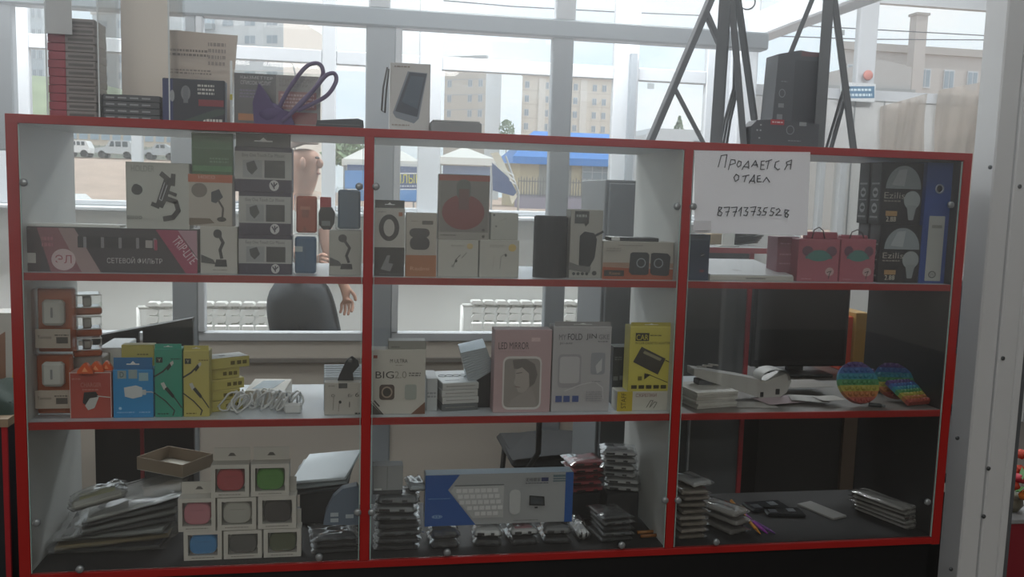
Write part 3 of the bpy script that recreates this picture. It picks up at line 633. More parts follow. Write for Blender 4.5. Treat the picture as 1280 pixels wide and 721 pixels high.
# grey red-topped cabinet, monitor and black counter behind the right column
p = at(846, 400, .70); q = at(936, 400, .70); zt = at(895, 309, .70).z
c2 = empty('grey_counter', 'dim grey counter with a red-edged top behind the right column of shelves', 'counter', ((p.x+q.x)/2, .70, 0)); w = (q.x-p.x)/2
MB().box(-w, w, .01, .5, 0, zt-.018, M('#5f6366', .5)).build('body', c2)
tp = MB(); tp.box(-w-.01, w+.05, -.01, .52, zt-.018, zt, M('#8c9092', .4), front=M('#b24a52', .45)); tp.build('worktop', c2)
MB().box(w-.008, w+.006, .0, .01, 0, zt-.018, M('#b5343c', .45)).build('red_edge_strip', c2)
MB().box(-w+.06, -w+.066, -.004, .01, .2, .95, PVC).build('white_edge_strip', c2)
def bx(name, label, cat, px0, py0, px1, py1, Y, dep, colr, z=None, rough=.5, bev=.003):
    A, C = at(px0, (py0+py1)/2, Y), at(px1, (py0+py1)/2, Y); zt = at((px0+px1)/2, py0, Y).z; zb = at((px0+px1)/2, py1, Y).z if z is None else z
    mb = MB(); w = (C.x-A.x)/2; mb.box(-w, w, 0, dep, 0, zt-zb, colr if not isinstance(colr, str) else M(colr, rough), bev)
    o = mb.build(name, None, ((A.x+C.x)/2, Y, zb)); tag(o, label, cat); o['_top'] = zt; return o
bx('tan_carton', 'small tan carton on the red-edged counter behind the white paper sign', 'box', 888, 292, 905, 308, .85, .12, '#a08c70', z=zt)
cm = MB(); pz = at(915, 309, .72); cm.box(-.035, .035, .0, .05, 0, .004, WHT); cm.add([(-.02, .02, .004), (.025, .02, .004), (.04, .05, .07), (-.005, .05, .07), (-.02, .023, .004), (.025, .023, .004), (.04, .053, .07), (-.005, .053, .07)], [(0, 1, 2, 3), (4, 5, 6, 7), (0, 1, 5, 4), (1, 2, 6, 5), (2, 3, 7, 6), (3, 0, 4, 7)], WHT)
tag(cm.build('card_stand', None, (pz.x, .74, zt)), 'small white card stand on the red-edged counter', 'stand')
cc = MB(); pc = at(945, 300, .80)
for i in range(9):
    r = .09+.006*(i % 4); cc.tube([(r*math.cos(t*.3927), r*.8*math.sin(t*.3927), .006+.008*i+.004*math.sin(t)) for t in range(16)], .0045, M('#15171a', .35), 6, closed=True)
tag(cc.build('cable_coil', None, (pc.x-.02, .95, zt)), 'coil of black cable on the red-edged counter behind the paper sign', 'cable')
# desk and monitor
p = at(938, 480, .72); q = at(1180, 480, .72); zd = at(1000, 468, .95).z
dk = empty('black_desk', 'black desk behind the right column carrying the dark monitor', 'desk', ((p.x+q.x)/2+.02, .70, 0)); w = (q.x-p.x)/2-.02; DB = M('#0e0f12', .6)
MB().box(-w, w, 0, .7, zd-.022, zd, M('#4b4540', .4)).build('desktop', dk); MB().box(-w+.02, w-.02, .03, .05, .05, zd-.022, DB).build('modesty_panel', dk)
for s in (-1, 1): MB().box(s*(w-.01)-.01, s*(w-.01)+.01, .02, .68, 0, zd-.022, DB).build('side_panel', dk)
MB().box(at(1062, 560, .72).x-dk.location.x-.03, at(1062, 560, .72).x-dk.location.x+.02, .015, .03, .06, zd-.022, M('#5a4a3e', .6)).build('brown_edge_strip', dk)
A, C = at(940, 410, .95), at(1061, 410, .95); z0, z1 = at(1000, 466, .95).z, at(1000, 357, .95).z; w = (C.x-A.x)/2
mo = empty('computer_monitor', 'black computer monitor on the desk, between grey counter and dark side panel', 'monitor', ((A.x+C.x)/2, .95, zd))
m_ = MB(); m_.box(-w, w, 0, .05, .03, z1-zd, M('#101114', .5), .006); m_.build('housing', mo)
m_ = MB(); m_.box(-w+.015, w-.015, -.002, .002, .055, z1-zd-.015, M('#08090c', .15)); m_.build('screen', mo)
m_ = MB(); m_.box(-.11, .11, -.06, .14, .0005, .012, M('#17181b', .5), .004); m_.box(-.03, .03, .02, .045, .012, .12, M('#17181b', .5)); m_.build('stand', mo)
bx('orange_binder', 'bright orange red binder standing between the monitor and the tan folder', 'binder', 1052, 396, 1068, 462, 1.02, .2, '#c8452c', z=zd)
bx('tan_folder', 'tan cardboard folder upright at the right of the monitor', 'folder', 1068, 391, 1085, 463, 1.0, .2, '#a5803c', z=zd)
p = at(1060, 380, 1.5); tag(MB().box(p.x-.05, p.x-.02, 1.5, 1.56, 0, 1.31, M('#b4343a', .5)).box(p.x-.02, p.x, 1.5, 1.56, 0, 1.31, ALU).build('red_door_post', None), 'narrow red and grey upright post behind the tan folder', 'post')
# right of the case, before the column
rz = at(1203, 505, .62).z
rs = empty('shelf_rack', 'dark shelf rack between the case and the grey column', 'rack', (at(1204, 500, .6).x+.015, .56, 0)); w = .062
for z_ in (rz, at(1203, 435, .6).z, at(1203, 350, .6).z): MB().box(-w, w, 0, .3, z_-.018, z_, M('#3a3c3f', .5)).build('shelf', rs)
MB().box(-w, -w+.01, .28, .3, 0, 1.35, M('#3a3c3f', .5)).build('upright', rs); MB().box(w-.01, w, .28, .3, 0, 1.35, M('#3a3c3f', .5)).build('upright', rs)
bx('orange_carton', 'orange red carton on the rack between case and column', 'box', 1190, 442, 1214, 500, .62, .15, '#c23c1c', z=rz)
bx('navy_carton', 'dark navy carton above the orange one on the rack beside the column', 'box', 1194, 357, 1216, 395, .62, .15, '#25304a', z=at(1203, 435, .6).z)
bx('white_carton', 'white carton low on the rack under the orange carton', 'box', 1190, 515, 1212, 540, .62, .2, '#c4c5c6', z=rz-.25)
MB().box(-w, w, 0, .3, rz-.27, rz-.25, M('#3a3c3f', .5)).build('shelf', rs)
MB().box(-w-.03, w, .30, .31, 0, 1.35, M('#1d1e21', .6)).build('back_panel', rs)  # dark board added to blacken the pale gap beside the column
MB().box(-w-.30, w, .02, .03, 0, rz-.30, M('#17181a', .6)).build('dark_gap_board', rs)  # wide dark board added to cover a light strip low down
# flowers on a red cabinet beyond the column, and bright posts of the hall behind the camera
pf = at(1282, 668, 1.1); zc_ = at(1275, 648, 1.1).z
fcab = MB(); fcab.box(-.14, .2, 0, .3, 0, zc_-.02, M('#8d2a34', .5), .004); fcab.box(-.15, .21, -.01, .31, zc_-.02, zc_, M('#9a9c9e', .4), .003); tag(fcab.build('red_cabinet', None, (pf.x, 1.1, 0)), 'low red cabinet with grey top beyond the grey column', 'cabinet')
fo = empty('flower_bunch', 'bunch of red and orange flowers with green leaves on the red cabinet', 'flowers', (pf.x, 1.2, zc_)); rng = random.Random(9)
lf = MB(); lf.lathe([(.03, 0), (.05, .03), (.045, .07)], M('#6d6a5c', .6), 14)
for k in range(26):
    a_ = rng.uniform(0, 6.28); r_ = rng.uniform(.03, .14); z_ = rng.uniform(.05, .24); q_ = V3((r_*math.cos(a_), r_*math.sin(a_), z_)); d1 = V3((rng.gauss(0, 1), rng.gauss(0, 1), rng.gauss(0, .6))).normalized()*.035; d2 = d1.orthogonal().normalized()*.014
    lf.add([q_-d1, q_+d2, q_+d1, q_-d2], [(0, 1, 2, 3)], M('#4f7a42', .6))
lf.build('leaves', fo)
for k in range(14):
    a_ = rng.uniform(0, 6.28); r_ = rng.uniform(.02, .13); m_ = MB(); m_.blob((0, 0, 0), (.026, .026, .02), M(('#b8402c', '#c8702c', '#a82c3c')[k % 3], .6), 10, 7, .18, seed=k); m_.build('blossom', fo, (r_*math.cos(a_), r_*math.sin(a_), rng.uniform(.08, .25)))
for k, px_ in enumerate((908, 926, 941)):
    g_ = at(px_, 450, -.011); d_ = g_-CAM; xh = g_.x+d_.x/d_.y*4.2
    struct(MB().box(xh-.05, xh+.03, -4.25, -4.17, 0, 1.75, M('#d8dadb', .4), .004).build('trim_%d' % (k+3)))
# right wall things: sheets, sign
def sheet(label, pts_, Y, seed):
    rng = random.Random(seed); a_, b_, c_, d_ = [at(x, y, Y) for x, y in pts_]
    mb = MB(); ph = rng.uniform(0, 6)
    def fn(u, v):
        p = (a_*(1-u)+b_*u)*(1-v)+(d_*(1-u)+c_*u)*v
        return (p.x, p.y+.009*math.sin(u*11+ph+3*v)+.006*math.sin(u*31+v*9)+.007*math.sin(v*13+ph+5*u), p.z)
    mb.grid(fn, 40, 24, SHEET); tag(mb.build('dust_sheet'), label, 'sheet', 'plastic dust sheets on the right wall')
sheet('brownish translucent plastic sheet hanging left on the right wall, under the blue sign', ((1102, 133), (1158, 117), (1150, 300), (1096, 300)), 3.59, 1)
sheet('wide brownish plastic sheet hanging beside the grey column', ((1172, 113), (1262, 96), (1240, 330), (1160, 330)), 3.585, 2)
f = lambda px_, py_: (at(px_, py_, 3.5).x-at(1081, 114, 3.5).x, at(px_, py_, 3.5).z-at(1081, 114, 3.5).z)
sg = MB(); a_ = f(1060, 124); b_ = f(1104, 103); sg.box(a_[0], b_[0], 0, .02, a_[1], b_[1], M('#d4d8da', .4))
prints(sg, [('r', 1064, 106, 1102, 121, '#2f6d92'), ('bars', 1067, 108, 1098, 113, 1, '#cfe0e8'), ('bars', 1065, 114, 1099, 120, 1, '#cfe0e8')], f, -.0006)
tag(sg.build('blue_sign', None, at(1081, 114, 3.5)+V3((0, .085, 0))), 'small blue sign with two lines of white print at the right windows', 'sign')
st = MB(); st.lathe([(.035, 0), (.034, .006), (.028, .009)], M('#c77f74', .5), 20, Matrix.Rotation(math.pi/2, 4, 'X')); tag(st.build('reflection_disc', None, at(1085, 94, 3.585)), 'round pinkish disc imitating a reflection on the window post above the blue sign', 'painted_reflection')  # solid disc stands in for a reddish reflection
for i, (pp, lb) in enumerate((((1054, 40), 'small grey square on the glass of the right high pane'), ((815, 107), 'small grey square stuck on the glass behind the slanted metal leg'))):
    p = at(*pp, 3.6); tag(MB().box(-.022, .022, 0, .006, -.018, .018, M('#8f9698', .5)).build('window_sensor', None, (p.x, 3.62, p.z)), lb, 'sensor')
# left edge: second counter with a carton and a cloth
zl = at(8, 520, .25).z
p = at(24, 520, .25)
lc = empty('side_counter', 'black side counter with a tan top edge at the left photo edge', 'counter', (p.x-.42, .22, 0))
MB().box(-.4, .4, .012, .5, 0, zl-.02, BLKB).build('body', lc); MB().box(-.41, .405, 0, .51, zl-.02, zl, M('#8f7d68', .45)).build('worktop', lc); MB().box(.388, .4, .004, .012, 0, zl-.02, M('#a01c24', .45)).build('red_edge_strip', lc)
zc = zl+.075
cl = MB(); cl.grid(lambda u, v: (-.15+.3*u, .02+.2*v, .07*math.sin(math.pi*min(1, max(0, u)))**.3*math.sin(math.pi*v)**.3+.012*math.sin(u*17+v*9)*math.sin(math.pi*v)), 26, 18, M('#2c3a34', .8)); cl.box(-.14, .14, .03, .21, .0, .03, M('#2c3a34', .8), .01)
tag(cl.build('green_cloth', None, (p.x-.16, .24, zl)), 'crumpled dark green cloth on the side counter at the left edge', 'cloth')
cz = at(8, 455, .30).z
B('carton', 'upright carton with a white front and yellow flame stripe at the left photo edge', 'box', (-14, 391, 17, 455), .46, .09, '#b5b4ae', [('p', [(12, 455), (17, 420), (17, 455)], '#d09a38'), ('p', [(-8, 445), (6, 440), (7, 405), (-6, 410)], '#8a6a58')], z=zl)
# ================================================================== DISPLAY CASE
DC = empty('display_case', 'long red-edged glass-front display case of nine compartments on a black base', 'display case', (0, 0, 0))
LAM = M('#c3c6c4', .4); DEP = .37; tb = .018; pw = .013
SHB = M('#c0c6cb', .25); DRK = M('#0f1013', .7)
ztop, zbot = Z0, Z3-.02
def redtrim(x0, x1, z0, z1, y=-.012): 
    return (x0, x1, y, .0, z0, z1, RED, .0008)
pan = MB(); pan.box(-.0, .022, 0, DEP, zbot, ztop-tb, LAM); pan.box(*redtrim(0, .024, zbot, ztop-tb)); pan.build('side_panel', DC)
pan = MB(); pan.box(3*CW-.022, 3*CW, 0, DEP, zbot, ztop-tb, M('#1a1b1f', .5)); pan.box(*redtrim(3*CW-.024, 3*CW, zbot, ztop-tb)); pan.build('side_panel', DC)
for x in (CW, 2*CW):
    d = MB(); d.box(x-.009, x+.009, 0, DEP, zbot+.02, ztop-tb, LAM); d.box(*redtrim(x-pw+.002, x+pw-.002, zbot+.02, ztop-tb)); d.build('divider', DC)
t = MB(); t.box(0, 3*CW, 0, DEP, ztop-tb, ztop, LAM); t.box(*redtrim(0, 3*CW, ztop-tb-.001, ztop)); t.build('top_board', DC)
xs_ = [(.022, CW-.009), (CW+.009, 2*CW-.009), (2*CW+.009, 3*CW-.022)]
for zz in (Z1, Z2):
    for x0, x1 in xs_:
        s_ = MB(); s_.box(x0, x1, .002, DEP-.005, zz-.016, zz, SHB if (zz == Z1 or x0 < 1.4) else M('#6b6763', .4)); s_.box(x0, x1, -.006, .002, zz-.016, zz, RED); s_.build('shelf', DC)
t = MB(); t.box(.022, 3*CW-.022, 0, DEP, zbot, Z3, DRK); t.box(*redtrim(.024, 3*CW-.024, zbot+.002, Z3-.001)); t.build('bottom_board', DC)
t = MB(); t.box(.01, 3*CW-.01, .02, DEP, 0, zbot, M('#0d0e11', .5)); t.build('base', DC)
KN = M('#8d9294', .3, .5)
# glass fronts with their round clips
clips = {0: ((30, 228), (449, 233), (46, 653), (447, 640), (100, 711), (399, 696)), 1: ((467, 233), (846, 258), (463, 640), (831, 625), (559, 690), (777, 681)), 2: ((862, 258), (1188, 256), (845, 625), (1159, 627), (895, 677))}
for i, (x0, x1) in enumerate(((.024, CW-.012), (CW+.012, 2*CW-.012), (2*CW+.012, 3*CW-.025))):
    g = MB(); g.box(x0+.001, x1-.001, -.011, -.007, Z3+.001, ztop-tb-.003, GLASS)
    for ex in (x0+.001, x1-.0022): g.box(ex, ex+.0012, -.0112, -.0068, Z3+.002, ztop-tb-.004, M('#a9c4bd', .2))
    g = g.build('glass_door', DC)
    for cx, cy in clips[i]:
        p = at(cx, cy, -.013); x_ = min(max(p.x, x0+.004), x1-.004); z_ = max(p.z, Z3+.006)
        c = MB(); c.lathe([(.0085, 0), (.0085, .006), (.006, .008)], KN, 18, Matrix.Translation((x_, -.0112, z_)) @ Matrix.Rotation(math.pi/2, 4, 'X')); c.build('glass_clip', g)
# handwritten sale notice taped to the glass; thin paper lets some daylight through
PAPER = bpy.data.materials.new('thin_paper'); PAPER.use_nodes = True; t_ = PAPER.node_tree; t_.nodes.clear()
po = nd(t_, 'ShaderNodeOutputMaterial'); pd = nd(t_, 'ShaderNodeBsdfDiffuse'); pt = nd(t_, 'ShaderNodeBsdfTranslucent'); pm_ = nd(t_, 'ShaderNodeMixShader')
pd.inputs[0].default_value = (.92, .93, .97, 1); pt.inputs[0].default_value = (.82, .83, .88, 1); pm_.inputs[0].default_value = .3
t_.links.new(pd.outputs[0], pm_.inputs[1]); t_.links.new(pt.outputs[0], pm_.inputs[2]); t_.links.new(pm_.outputs[0], po.inputs[0])
P_ = [at(868, 188, -.0125), at(1013, 190, -.0125), at(1009, 294, -.0125), at(868, 291, -.0125)]; cx = sum(p.x for p in P_)/4; cz = sum(p.z for p in P_)/4
nt_ = MB(); nt_.add([(p.x-cx, 0, p.z-cz) for p in P_], [(0, 1, 2, 3)], PAPER)
f = lambda a, b: (at(a, b, -.0135).x-cx, at(a, b, -.0135).z-cz)
INK = '#23262e'; sx = 220/793; o_ = lambda pts: [(840+x*sx, 170+y*sx) for x, y in pts]
hw = [[(208,140),(222,88),(248,84),(238,142)], [(254,152),(266,106),(284,108),(286,122),(262,130)], [(300,112),(292,130),(298,140),(310,132),(312,116),(300,112)],
 [(316,150),(322,138),(344,140),(346,146)], [(322,138),(344,112),(346,140)], [(358,138),(376,110),(386,140)], [(364,130),(386,130)], [(416,112),(402,114),(398,150),(416,150)], [(400,130),(414,130)],
 [(420,116),(450,106)], [(436,112),(428,148)], [(482,112),(466,118),(462,140),(476,152),(484,148)], [(532,150),(538,108),(514,118),(518,130),(534,128)], [(518,130),(506,152)],
 [(288,172),(278,186),(284,204),(298,196),(300,180),(288,172)], [(316,182),(346,176)], [(332,180),(324,206)], [(346,212),(350,202),(370,204),(372,212)], [(352,202),(370,174),(368,204)], [(396,178),(384,180),(382,206),(402,206)], [(384,192),(396,192)], [(408,208),(424,186),(438,208)],
 [(222,322),(210,320),(208,334),(224,346),(218,360),(204,356),(206,344),(224,322)], [(232,322),(258,320),(246,360)], [(240,342),(256,340)], [(264,322),(292,320),(278,362)], [(272,342),(290,340)], [(298,338),(312,320),(306,360)],
 [(322,322),(340,322),(328,338),(340,342),(334,358),(320,356)], [(350,322),(376,318),(362,358)], [(354,340),(372,340)], [(384,322),(398,322),(388,336),(398,342),(392,356),(380,354)], [(428,322),(414,324),(408,338),(422,342),(416,356),(402,356)], [(460,324),(446,324),(442,338),(456,344),(448,358),(436,356)],
 [(466,332),(478,326),(484,336),(464,356),(490,356)], [(520,334),(506,332),(504,344),(522,354),(516,366),(506,362),(506,352),(524,334)]]
prints(nt_, [('l', o_(h), 1.15, INK) for h in hw]+[('r', 866, 276, 888, 288, '#c9cacf')], f, -.0007)
tag(nt_.build('sale_notice', None, (cx, -.0125, cz)), 'white paper notice with handwritten Cyrillic words and a phone number on the glass', 'notice')
# ================================================================== ON TOP OF THE CASE
# clear acrylic rack
zt = Z0; A = at(58, 120, .06).x; C = at(213, 120, .06).x; hh = .52
ar = empty('acrylic_rack', 'tall clear acrylic rack with two bays standing on the left of the case top', 'rack', ((A+C)/2, .06, zt)); w = (C-A)/2; xm = at(124, 120, .06).x-(A+C)/2
for x in (-w, xm-.002, w-.004): MB().box(x, x+.004, 0, .18, .0, hh, ACRYL).box(x+.0005, x+.0035, -.0008, 0, 0, hh, M('#c9d0d2', .2)).build('upright_panel', ar)
MB().box(xm+.004, w-.006, .176, .18, .001, hh, M('#ddd6cc', .3)).build('cream_reflection_panel', ar)  # opaque cream panel stands in for a wall reflected in the acrylic
MB().box(-w+.006, xm-.004, .178, .18, .001, hh, ACRYL).build('back_panel', ar)
MB().box(-w+.003, at(90, 40, .06).x-(A+C)/2, .001, .002, at(70, 42, .06).z-zt, hh-.01, M('#b9bdbf', .5)).build('paper_slip', ar)
pz = Z0
for i in range(12):
    h = .0182; mb = MB(); x0, x1 = at(62, 140, .075).x, at(121, 140, .075).x; w2 = (x1-x0)/2; j = random.uniform(-.0012, .0012)
    mb.box(-w2+j, -w2+(x1-x0)*.36, 0, .09, 0, h-.0008, M('#8d2335', .4), .001); mb.box(-w2+(x1-x0)*.36, w2+j, 0, .09, 0, h-.0008, M('#7d7774', .45), .001)
    mb.poly([(-w2+(x1-x0)*.42, -.0004, h*.3), (w2*.9, -.0004, h*.3), (w2*.9, -.0004, h*.62), (-w2+(x1-x0)*.42, -.0004, h*.62)], M('#4b4645', .4))
    tag(mb.build('slim_box', None, ((x0+x1)/2, .075, pz)), f'red and grey slim box, {ORD[11-i]} of the tall stack in the acrylic rack', 'box', 'slim red and grey boxes in the acrylic rack'); pz += h
pz = Z0
for i in range(4):
    h = .0145; mb = MB(); x0, x1 = at(127, 140, .075).x, at(202, 140, .075).x; w2 = (x1-x0)/2-.003; 
    mb.box(-w2, w2, 0, .085, 0, h-.0006, M('#4a4d50', .45), .001)
    for u in range(4): mb.poly([(-w2*.9+w2*.42*u, -.0004, h*.35), (-w2*.9+w2*.42*u+w2*.3, -.0004, h*.35), (-w2*.9+w2*.42*u+w2*.3, -.0004, h*.6), (-w2*.9+w2*.42*u, -.0004, h*.6)], M('#8d9092', .4))
    tag(mb.build('slim_box', None, ((x0+x1)/2, .075, pz)), f'dark grey slim box, {ORD[3-i]} of the low stack in the acrylic rack', 'box', 'dark slim boxes in the acrylic rack'); pz += h
# curled brochure behind the watch carton
br = MB(); A = at(213, 100, .15); C = at(294, 100, .15); zt = at(250, 40, .15).z-Z0; w = (C.x-A.x)/2
br.grid(lambda u, v: (-w*.97+2*w*.93*u+.012*v*v*u, .012*math.sin(u*3.1)-.05*max(0, v-.75)**1.2*4*.3+.03*u*u*v, zt*v), 14, 12, M('#cabfb4', .7))
f = lambda a, b: ((a-253.5)/81*2*w, (153-b)/113*zt)
prints(br, [('bars', 219, 62, 262, 72, 2, '#6a6058'), ('bars', 222, 86, 266, 93, 2, '#837a72'), ('bars', 262, 52, 284, 82, 4, '#8a8078')], f, -.022)
tag(br.build('curled_brochure', None, ((A.x+C.x)/2, .15, Z0)), 'curled cream printed sheet standing behind the dark smart watch carton', 'brochure')
B('watch_carton', 'dark carton with smart watch pictures in front of the curled cream sheet', 'box', (203, 99, 281, 152), .06, .04, '#2c3038', [('r', 203, 100, 216, 150, '#2b3560'), ('e', 232, 116, 6, 9, '#75797c'), ('r', 229, 108, 235, 128, '#6a6e72'), ('e', 215, 120, 3, 7, '#8d9296'), ('bars', 247, 104, 268, 118, 3, '#b9b9b4'), ('r', 248, 123, 280, 131, '#7c3138'), ('bars', 254, 145, 278, 151, 1, '#c5c5c0'), ('p', [(222, 152), (270, 134), (281, 134), (281, 140), (240, 152)], '#3b4a44')], z=Z0)
# price list in a clear holder
ph = empty('price_list_holder', 'clear stand holding a dark and grey price list behind the purple rope bag', 'holder', (at(347, 120, .10).x, .10, Z0)); w = (at(398, 120, .10).x-at(290, 120, .10).x)/2; h = at(340, 92, .10).z-Z0
mb = MB(); mb.box(-w, w, 0, .002, .002, h-.002, M('#4a4a52', .4)); f = lambda a, b: ((a-344)/108*2*w, (155-b)/63*h)
prints(mb, [('r', 342, 93, 397, 155, '#8d8a88'), ('t', 298, 96, 338, 100, 'ҚЫЗМЕТТЕР', '#c9c9cc'), ('t', 298, 101.5, 336, 106, 'СПИСОК УСЛУГ', '#c9c9cc'), ('bars', 297, 111, 325, 122, 3, '#6f6a88'), ('r', 295, 140, 322, 148, '#c87838'), ('t', 346, 97, 390, 101.5, 'СПИСОК УСЛУГ', '#66605e'), ('t', 346, 103, 382, 107, 'ҚЫЗМЕТТЕР', '#66605e'), ('r', 345, 112, 393, 133, '#9a6668'), ('bars', 348, 114, 390, 131, 4, '#c4a4a4'), ('r', 358, 136, 394, 150, '#9a4a50')], f); mb.build('price_list', ph)
MB().box(-w-.003, w+.003, -.004, -.002, 0, h+.004, ACRYL).box(-w-.003, w+.003, .003, .005, 0, h+.004, ACRYL).box(-w-.003, w+.003, -.03, .05, -.0, .002, ACRYL).build('clear_sleeve', ph)
MB().box(-w-.008, -w-.0035, -.006, -.001, 0, at(285, 76, .1).z-Z0, M('#dfe6e8', .2)).box(-w-.0085, -w-.003, -.007, -.006, at(285, 125, .1).z-Z0, at(285, 118, .1).z-Z0, M('#c9c24a', .5)).build('clear_edge', ph)
# purple bag with rope handles
pb = empty('rope_bag', 'small purple bag with two long rope loop handles in front of the price list', 'bag', (at(340, 152, .05).x, .05, Z0)); q = lambda x, y, dy=0: at(x, y, .05+dy)-V3(pb.location)
PU = M('#52456a', .75); mb = MB(); S = [q(318, 155), q(316, 128), q(324, 104), q(334, 118), q(344, 135), q(362, 140), q(368, 156)]
mb.prism([(p.x, max(0.0005, p.z)) for p in S], -.008, .03, PU); mb.blob((q(338, 142).x, .01, q(338, 142).z), (.035, .022, .024), PU, 14, 10, .12, seed=3); mb.build('pouch', pb)
for pts_, dy in ((((344, 150), (352, 128), (366, 104), (382, 84), (394, 79), (402, 83), (403, 95), (392, 112), (374, 130), (354, 152)), .0), (((352, 152), (366, 140), (384, 122), (396, 108), (408, 94), (418, 92), (420, 102), (410, 118), (394, 128), (372, 138)), -.008)):
    mb = MB(); P2 = [q(x, y, dy) for x, y in pts_]; fine = []
    for i in range(len(P2)-1):
        p0 = P2[max(0, i-1)]; p1 = P2[i]; p2 = P2[i+1]; p3 = P2[min(len(P2)-1, i+2)]
        for k in range(5):
            t = k/5; fine.append(.5*((2*p1)+(p2-p0)*t+(2*p0-5*p1+4*p2-p3)*t*t+(3*p1-p0-3*p2+p3)*t**3))
    fine.append(P2[-1]); mb.tube(fine, .0048, M('#5d5070', .75), 8); mb.build('rope_handle', pb)
# black pouch, phone carton with strap, flat carton
p = at(425, 155, .07); A = at(396, 155, .07).x; C = at(456, 155, .07).x; w = (C-A)/2
mb = MB(); mb.prism([(-w, .003), (-w*.95, .018), (-w*.2, .022), (w*.75, .026), (w*.97, .022), (w, .008), (w*.9, 0), (-w*.9, 0)], 0, .09, M('#2f3538', .5)); mb.box(-w*.85, w*.85, -.001, .0, .010, .0115, M('#555c60', .4))
tag(mb.build('black_case', None, (p.x, .06, Z0)), 'flat black zip case lying on the case top beside the purple bag', 'case')
o = B('phone_carton', 'tan phone carton with a tilted picture of a dark phone on the case top', 'box', (487, 79, 538, 164), .10, .07, '#b4b4b2', [('p', [(509, 89), (534, 90), (524, 146), (518, 152), (495, 146), (491, 140)], '#707880'), ('p', [(511, 90), (533, 91), (522, 144), (494, 138)], '#2e3742'), ('p', [(513, 94), (530, 95), (522, 134), (502, 126)], '#3e4c5a'), ('bars', 492, 82, 512, 85, 1, '#7a6e64'), ('bars', 490, 153, 512, 156, 1, '#8a8078')], z=Z0)
sp_ = MB(); sp_.tube([at(484, 84, .09)-V3(o.location), at(479, 110, .085)-V3(o.location), at(477, 138, .085)-V3(o.location), at(481, 141, .085)-V3(o.location), at(483, 112, .09)-V3(o.location), at(486, 86, .092)-V3(o.location)], .0022, M('#3a3632', .6), 6); sp_.build('wrist_strap', o)
p = at(570, 160, .07); A = at(539, 160, .07).x; C = at(602, 160, .07).x; w = (C-A)/2; hb = at(570, 153, .07).z-Z0
mb = MB(); mb.box(-w, w, 0, .14, 0, hb, M('#7b7d7e', .45), .002); mb.box(-w+.004, w-.004, .004, .136, hb, hb+.004, M('#9da0a1', .35), .001)
tag(mb.build('flat_carton', None, (p.x, .06, Z0)), 'flat grey carton lying right of the tan phone carton', 'box')
# tripod stands of dark square bars
DK = M('#585c60', .55)
def stand(name, label, legs, loc_px, braces, Y=.10):
    b0 = at(*loc_px, Y); o = empty(name, label, 'stand', (b0.x, Y, Z0))
    for i, (n_, a, b, wd, dy) in enumerate(legs+braces):
        P = at(*a, Y+dy[0])-V3(o.location); Q = at(*b, Y+dy[1])-V3(o.location)
        if b[1] > 172: Q.z = max(0.0, wd*.12)*0
        d = (Q-P)
        if i == 0 or n_ != 'brace': P = P-d*.35          # goes on above the picture
        mb = MB(); L = (Q-P).length; R_ = (Q-P).to_track_quat('Z', 'Y').to_matrix().to_4x4()
        wd *= 1.3; mb.box(-wd/2, wd/2, -wd*.35, wd*.35, 0, L, DK, .0015, Matrix.Translation(P) @ R_); mb.build(n_, o)
    return o
stand('lattice_stand', 'dark lattice stand with slanted braced legs at the middle of the case top', [('leg', (890, -5), (812, 177), .017, (0, -.02)), ('leg', (907, -4), (895, 181), .022, (0, -.02)), ('leg', (914, -4), (930, 183), .018, (0, -.02)), ('leg', (922, -2), (943, 150), .013, (.05, .12))], (890, 180), [('brace', (883, 17), (899, 54), .014, (0, 0)), ('brace', (841, 106), (880, 180), .011, (-.01, -.03))])
stand('lattice_stand', 'dark slanted-leg stand around the black speaker cartons at the right of the case top', [('leg', (1017, -5), (940, 182), .013, (.05, .11)), ('leg', (1036, -5), (1023, 187), .021, (0, -.02)), ('leg', (1042, -5), (1067, 189), .017, (0, -.03))], (1036, 186), [('brace', (1056, 106), (1032, 186), .006, (0, .05)), ('brace', (1060, 108), (1038, 187), .009, (.02, .02))])
wr = MB()
for k in range(3):
    a_ = [(922+3*k-4, 60+k*9), (917+2*k, 110+3*k), (906+k*3.5, 150), (900+k*4, 182)]
    P2 = [at(x, y, .13+.004*k) for x, y in a_]; P2[-1].z = Z0+.003; wr.tube([p-V3((at(910, 180, .13).x, .13, Z0)) for p in P2], .0034, M('#54585b', .5), 6)
tag(wr.build('cable_bundle', None, (at(910, 180, .13).x, .13, Z0)), 'bundle of dark cables hanging beside the upright leg of the left lattice stand', 'cable')
hc = MB(); hc.tube([at(934+10*math.cos(t*.45), 2+10*math.sin(t*.45), .16) for t in range(-1, 9)], .002, M('#6c7072', .5), 6)
tag(hc.build('hanging_cable_loop'), 'thin cable loop hanging at the top photo edge beside the stand', 'cable')
# black speaker cartons
o = MB(); A = at(938, 165, .06).x; C = at(1022, 165, .06).x; w = (C-A)/2; h1 = at(980, 150, .06).z-Z0
pr_ = [(-w, 0), (-w, h1*.72), (-w*.85, h1*.95), (-w*.3, h1), (w*.55, h1*.93), (w, h1*.9), (w, 0)]
BK2 = M('#4a4d52', .6); o.prism(pr_, 0, .05, BK2); f = lambda a, b: ((a-980)/84*2*w, (186-b)/36*h1)
prints(o, [('r', 961, 150, 978, 157, '#a8323c'), ('bars', 963, 152, 976, 155, 1, '#d8c8c8'), ('o', 986, 163, 5, 6, .8, '#8a8f92'), ('r', 997, 152, 1006, 157, '#8d9295'), ('bars', 984, 176, 1000, 178, 1, '#8a8f92'), ('e', 945, 165, 1.2, 1.2, '#9a9ea0'), ('e', 949, 165, 1.2, 1.2, '#9a9ea0'), ('e', 949, 158, 1.2, 1.2, '#9a9ea0'), ('e', 948, 175, 1.2, 1.2, '#9a9ea0')], f)
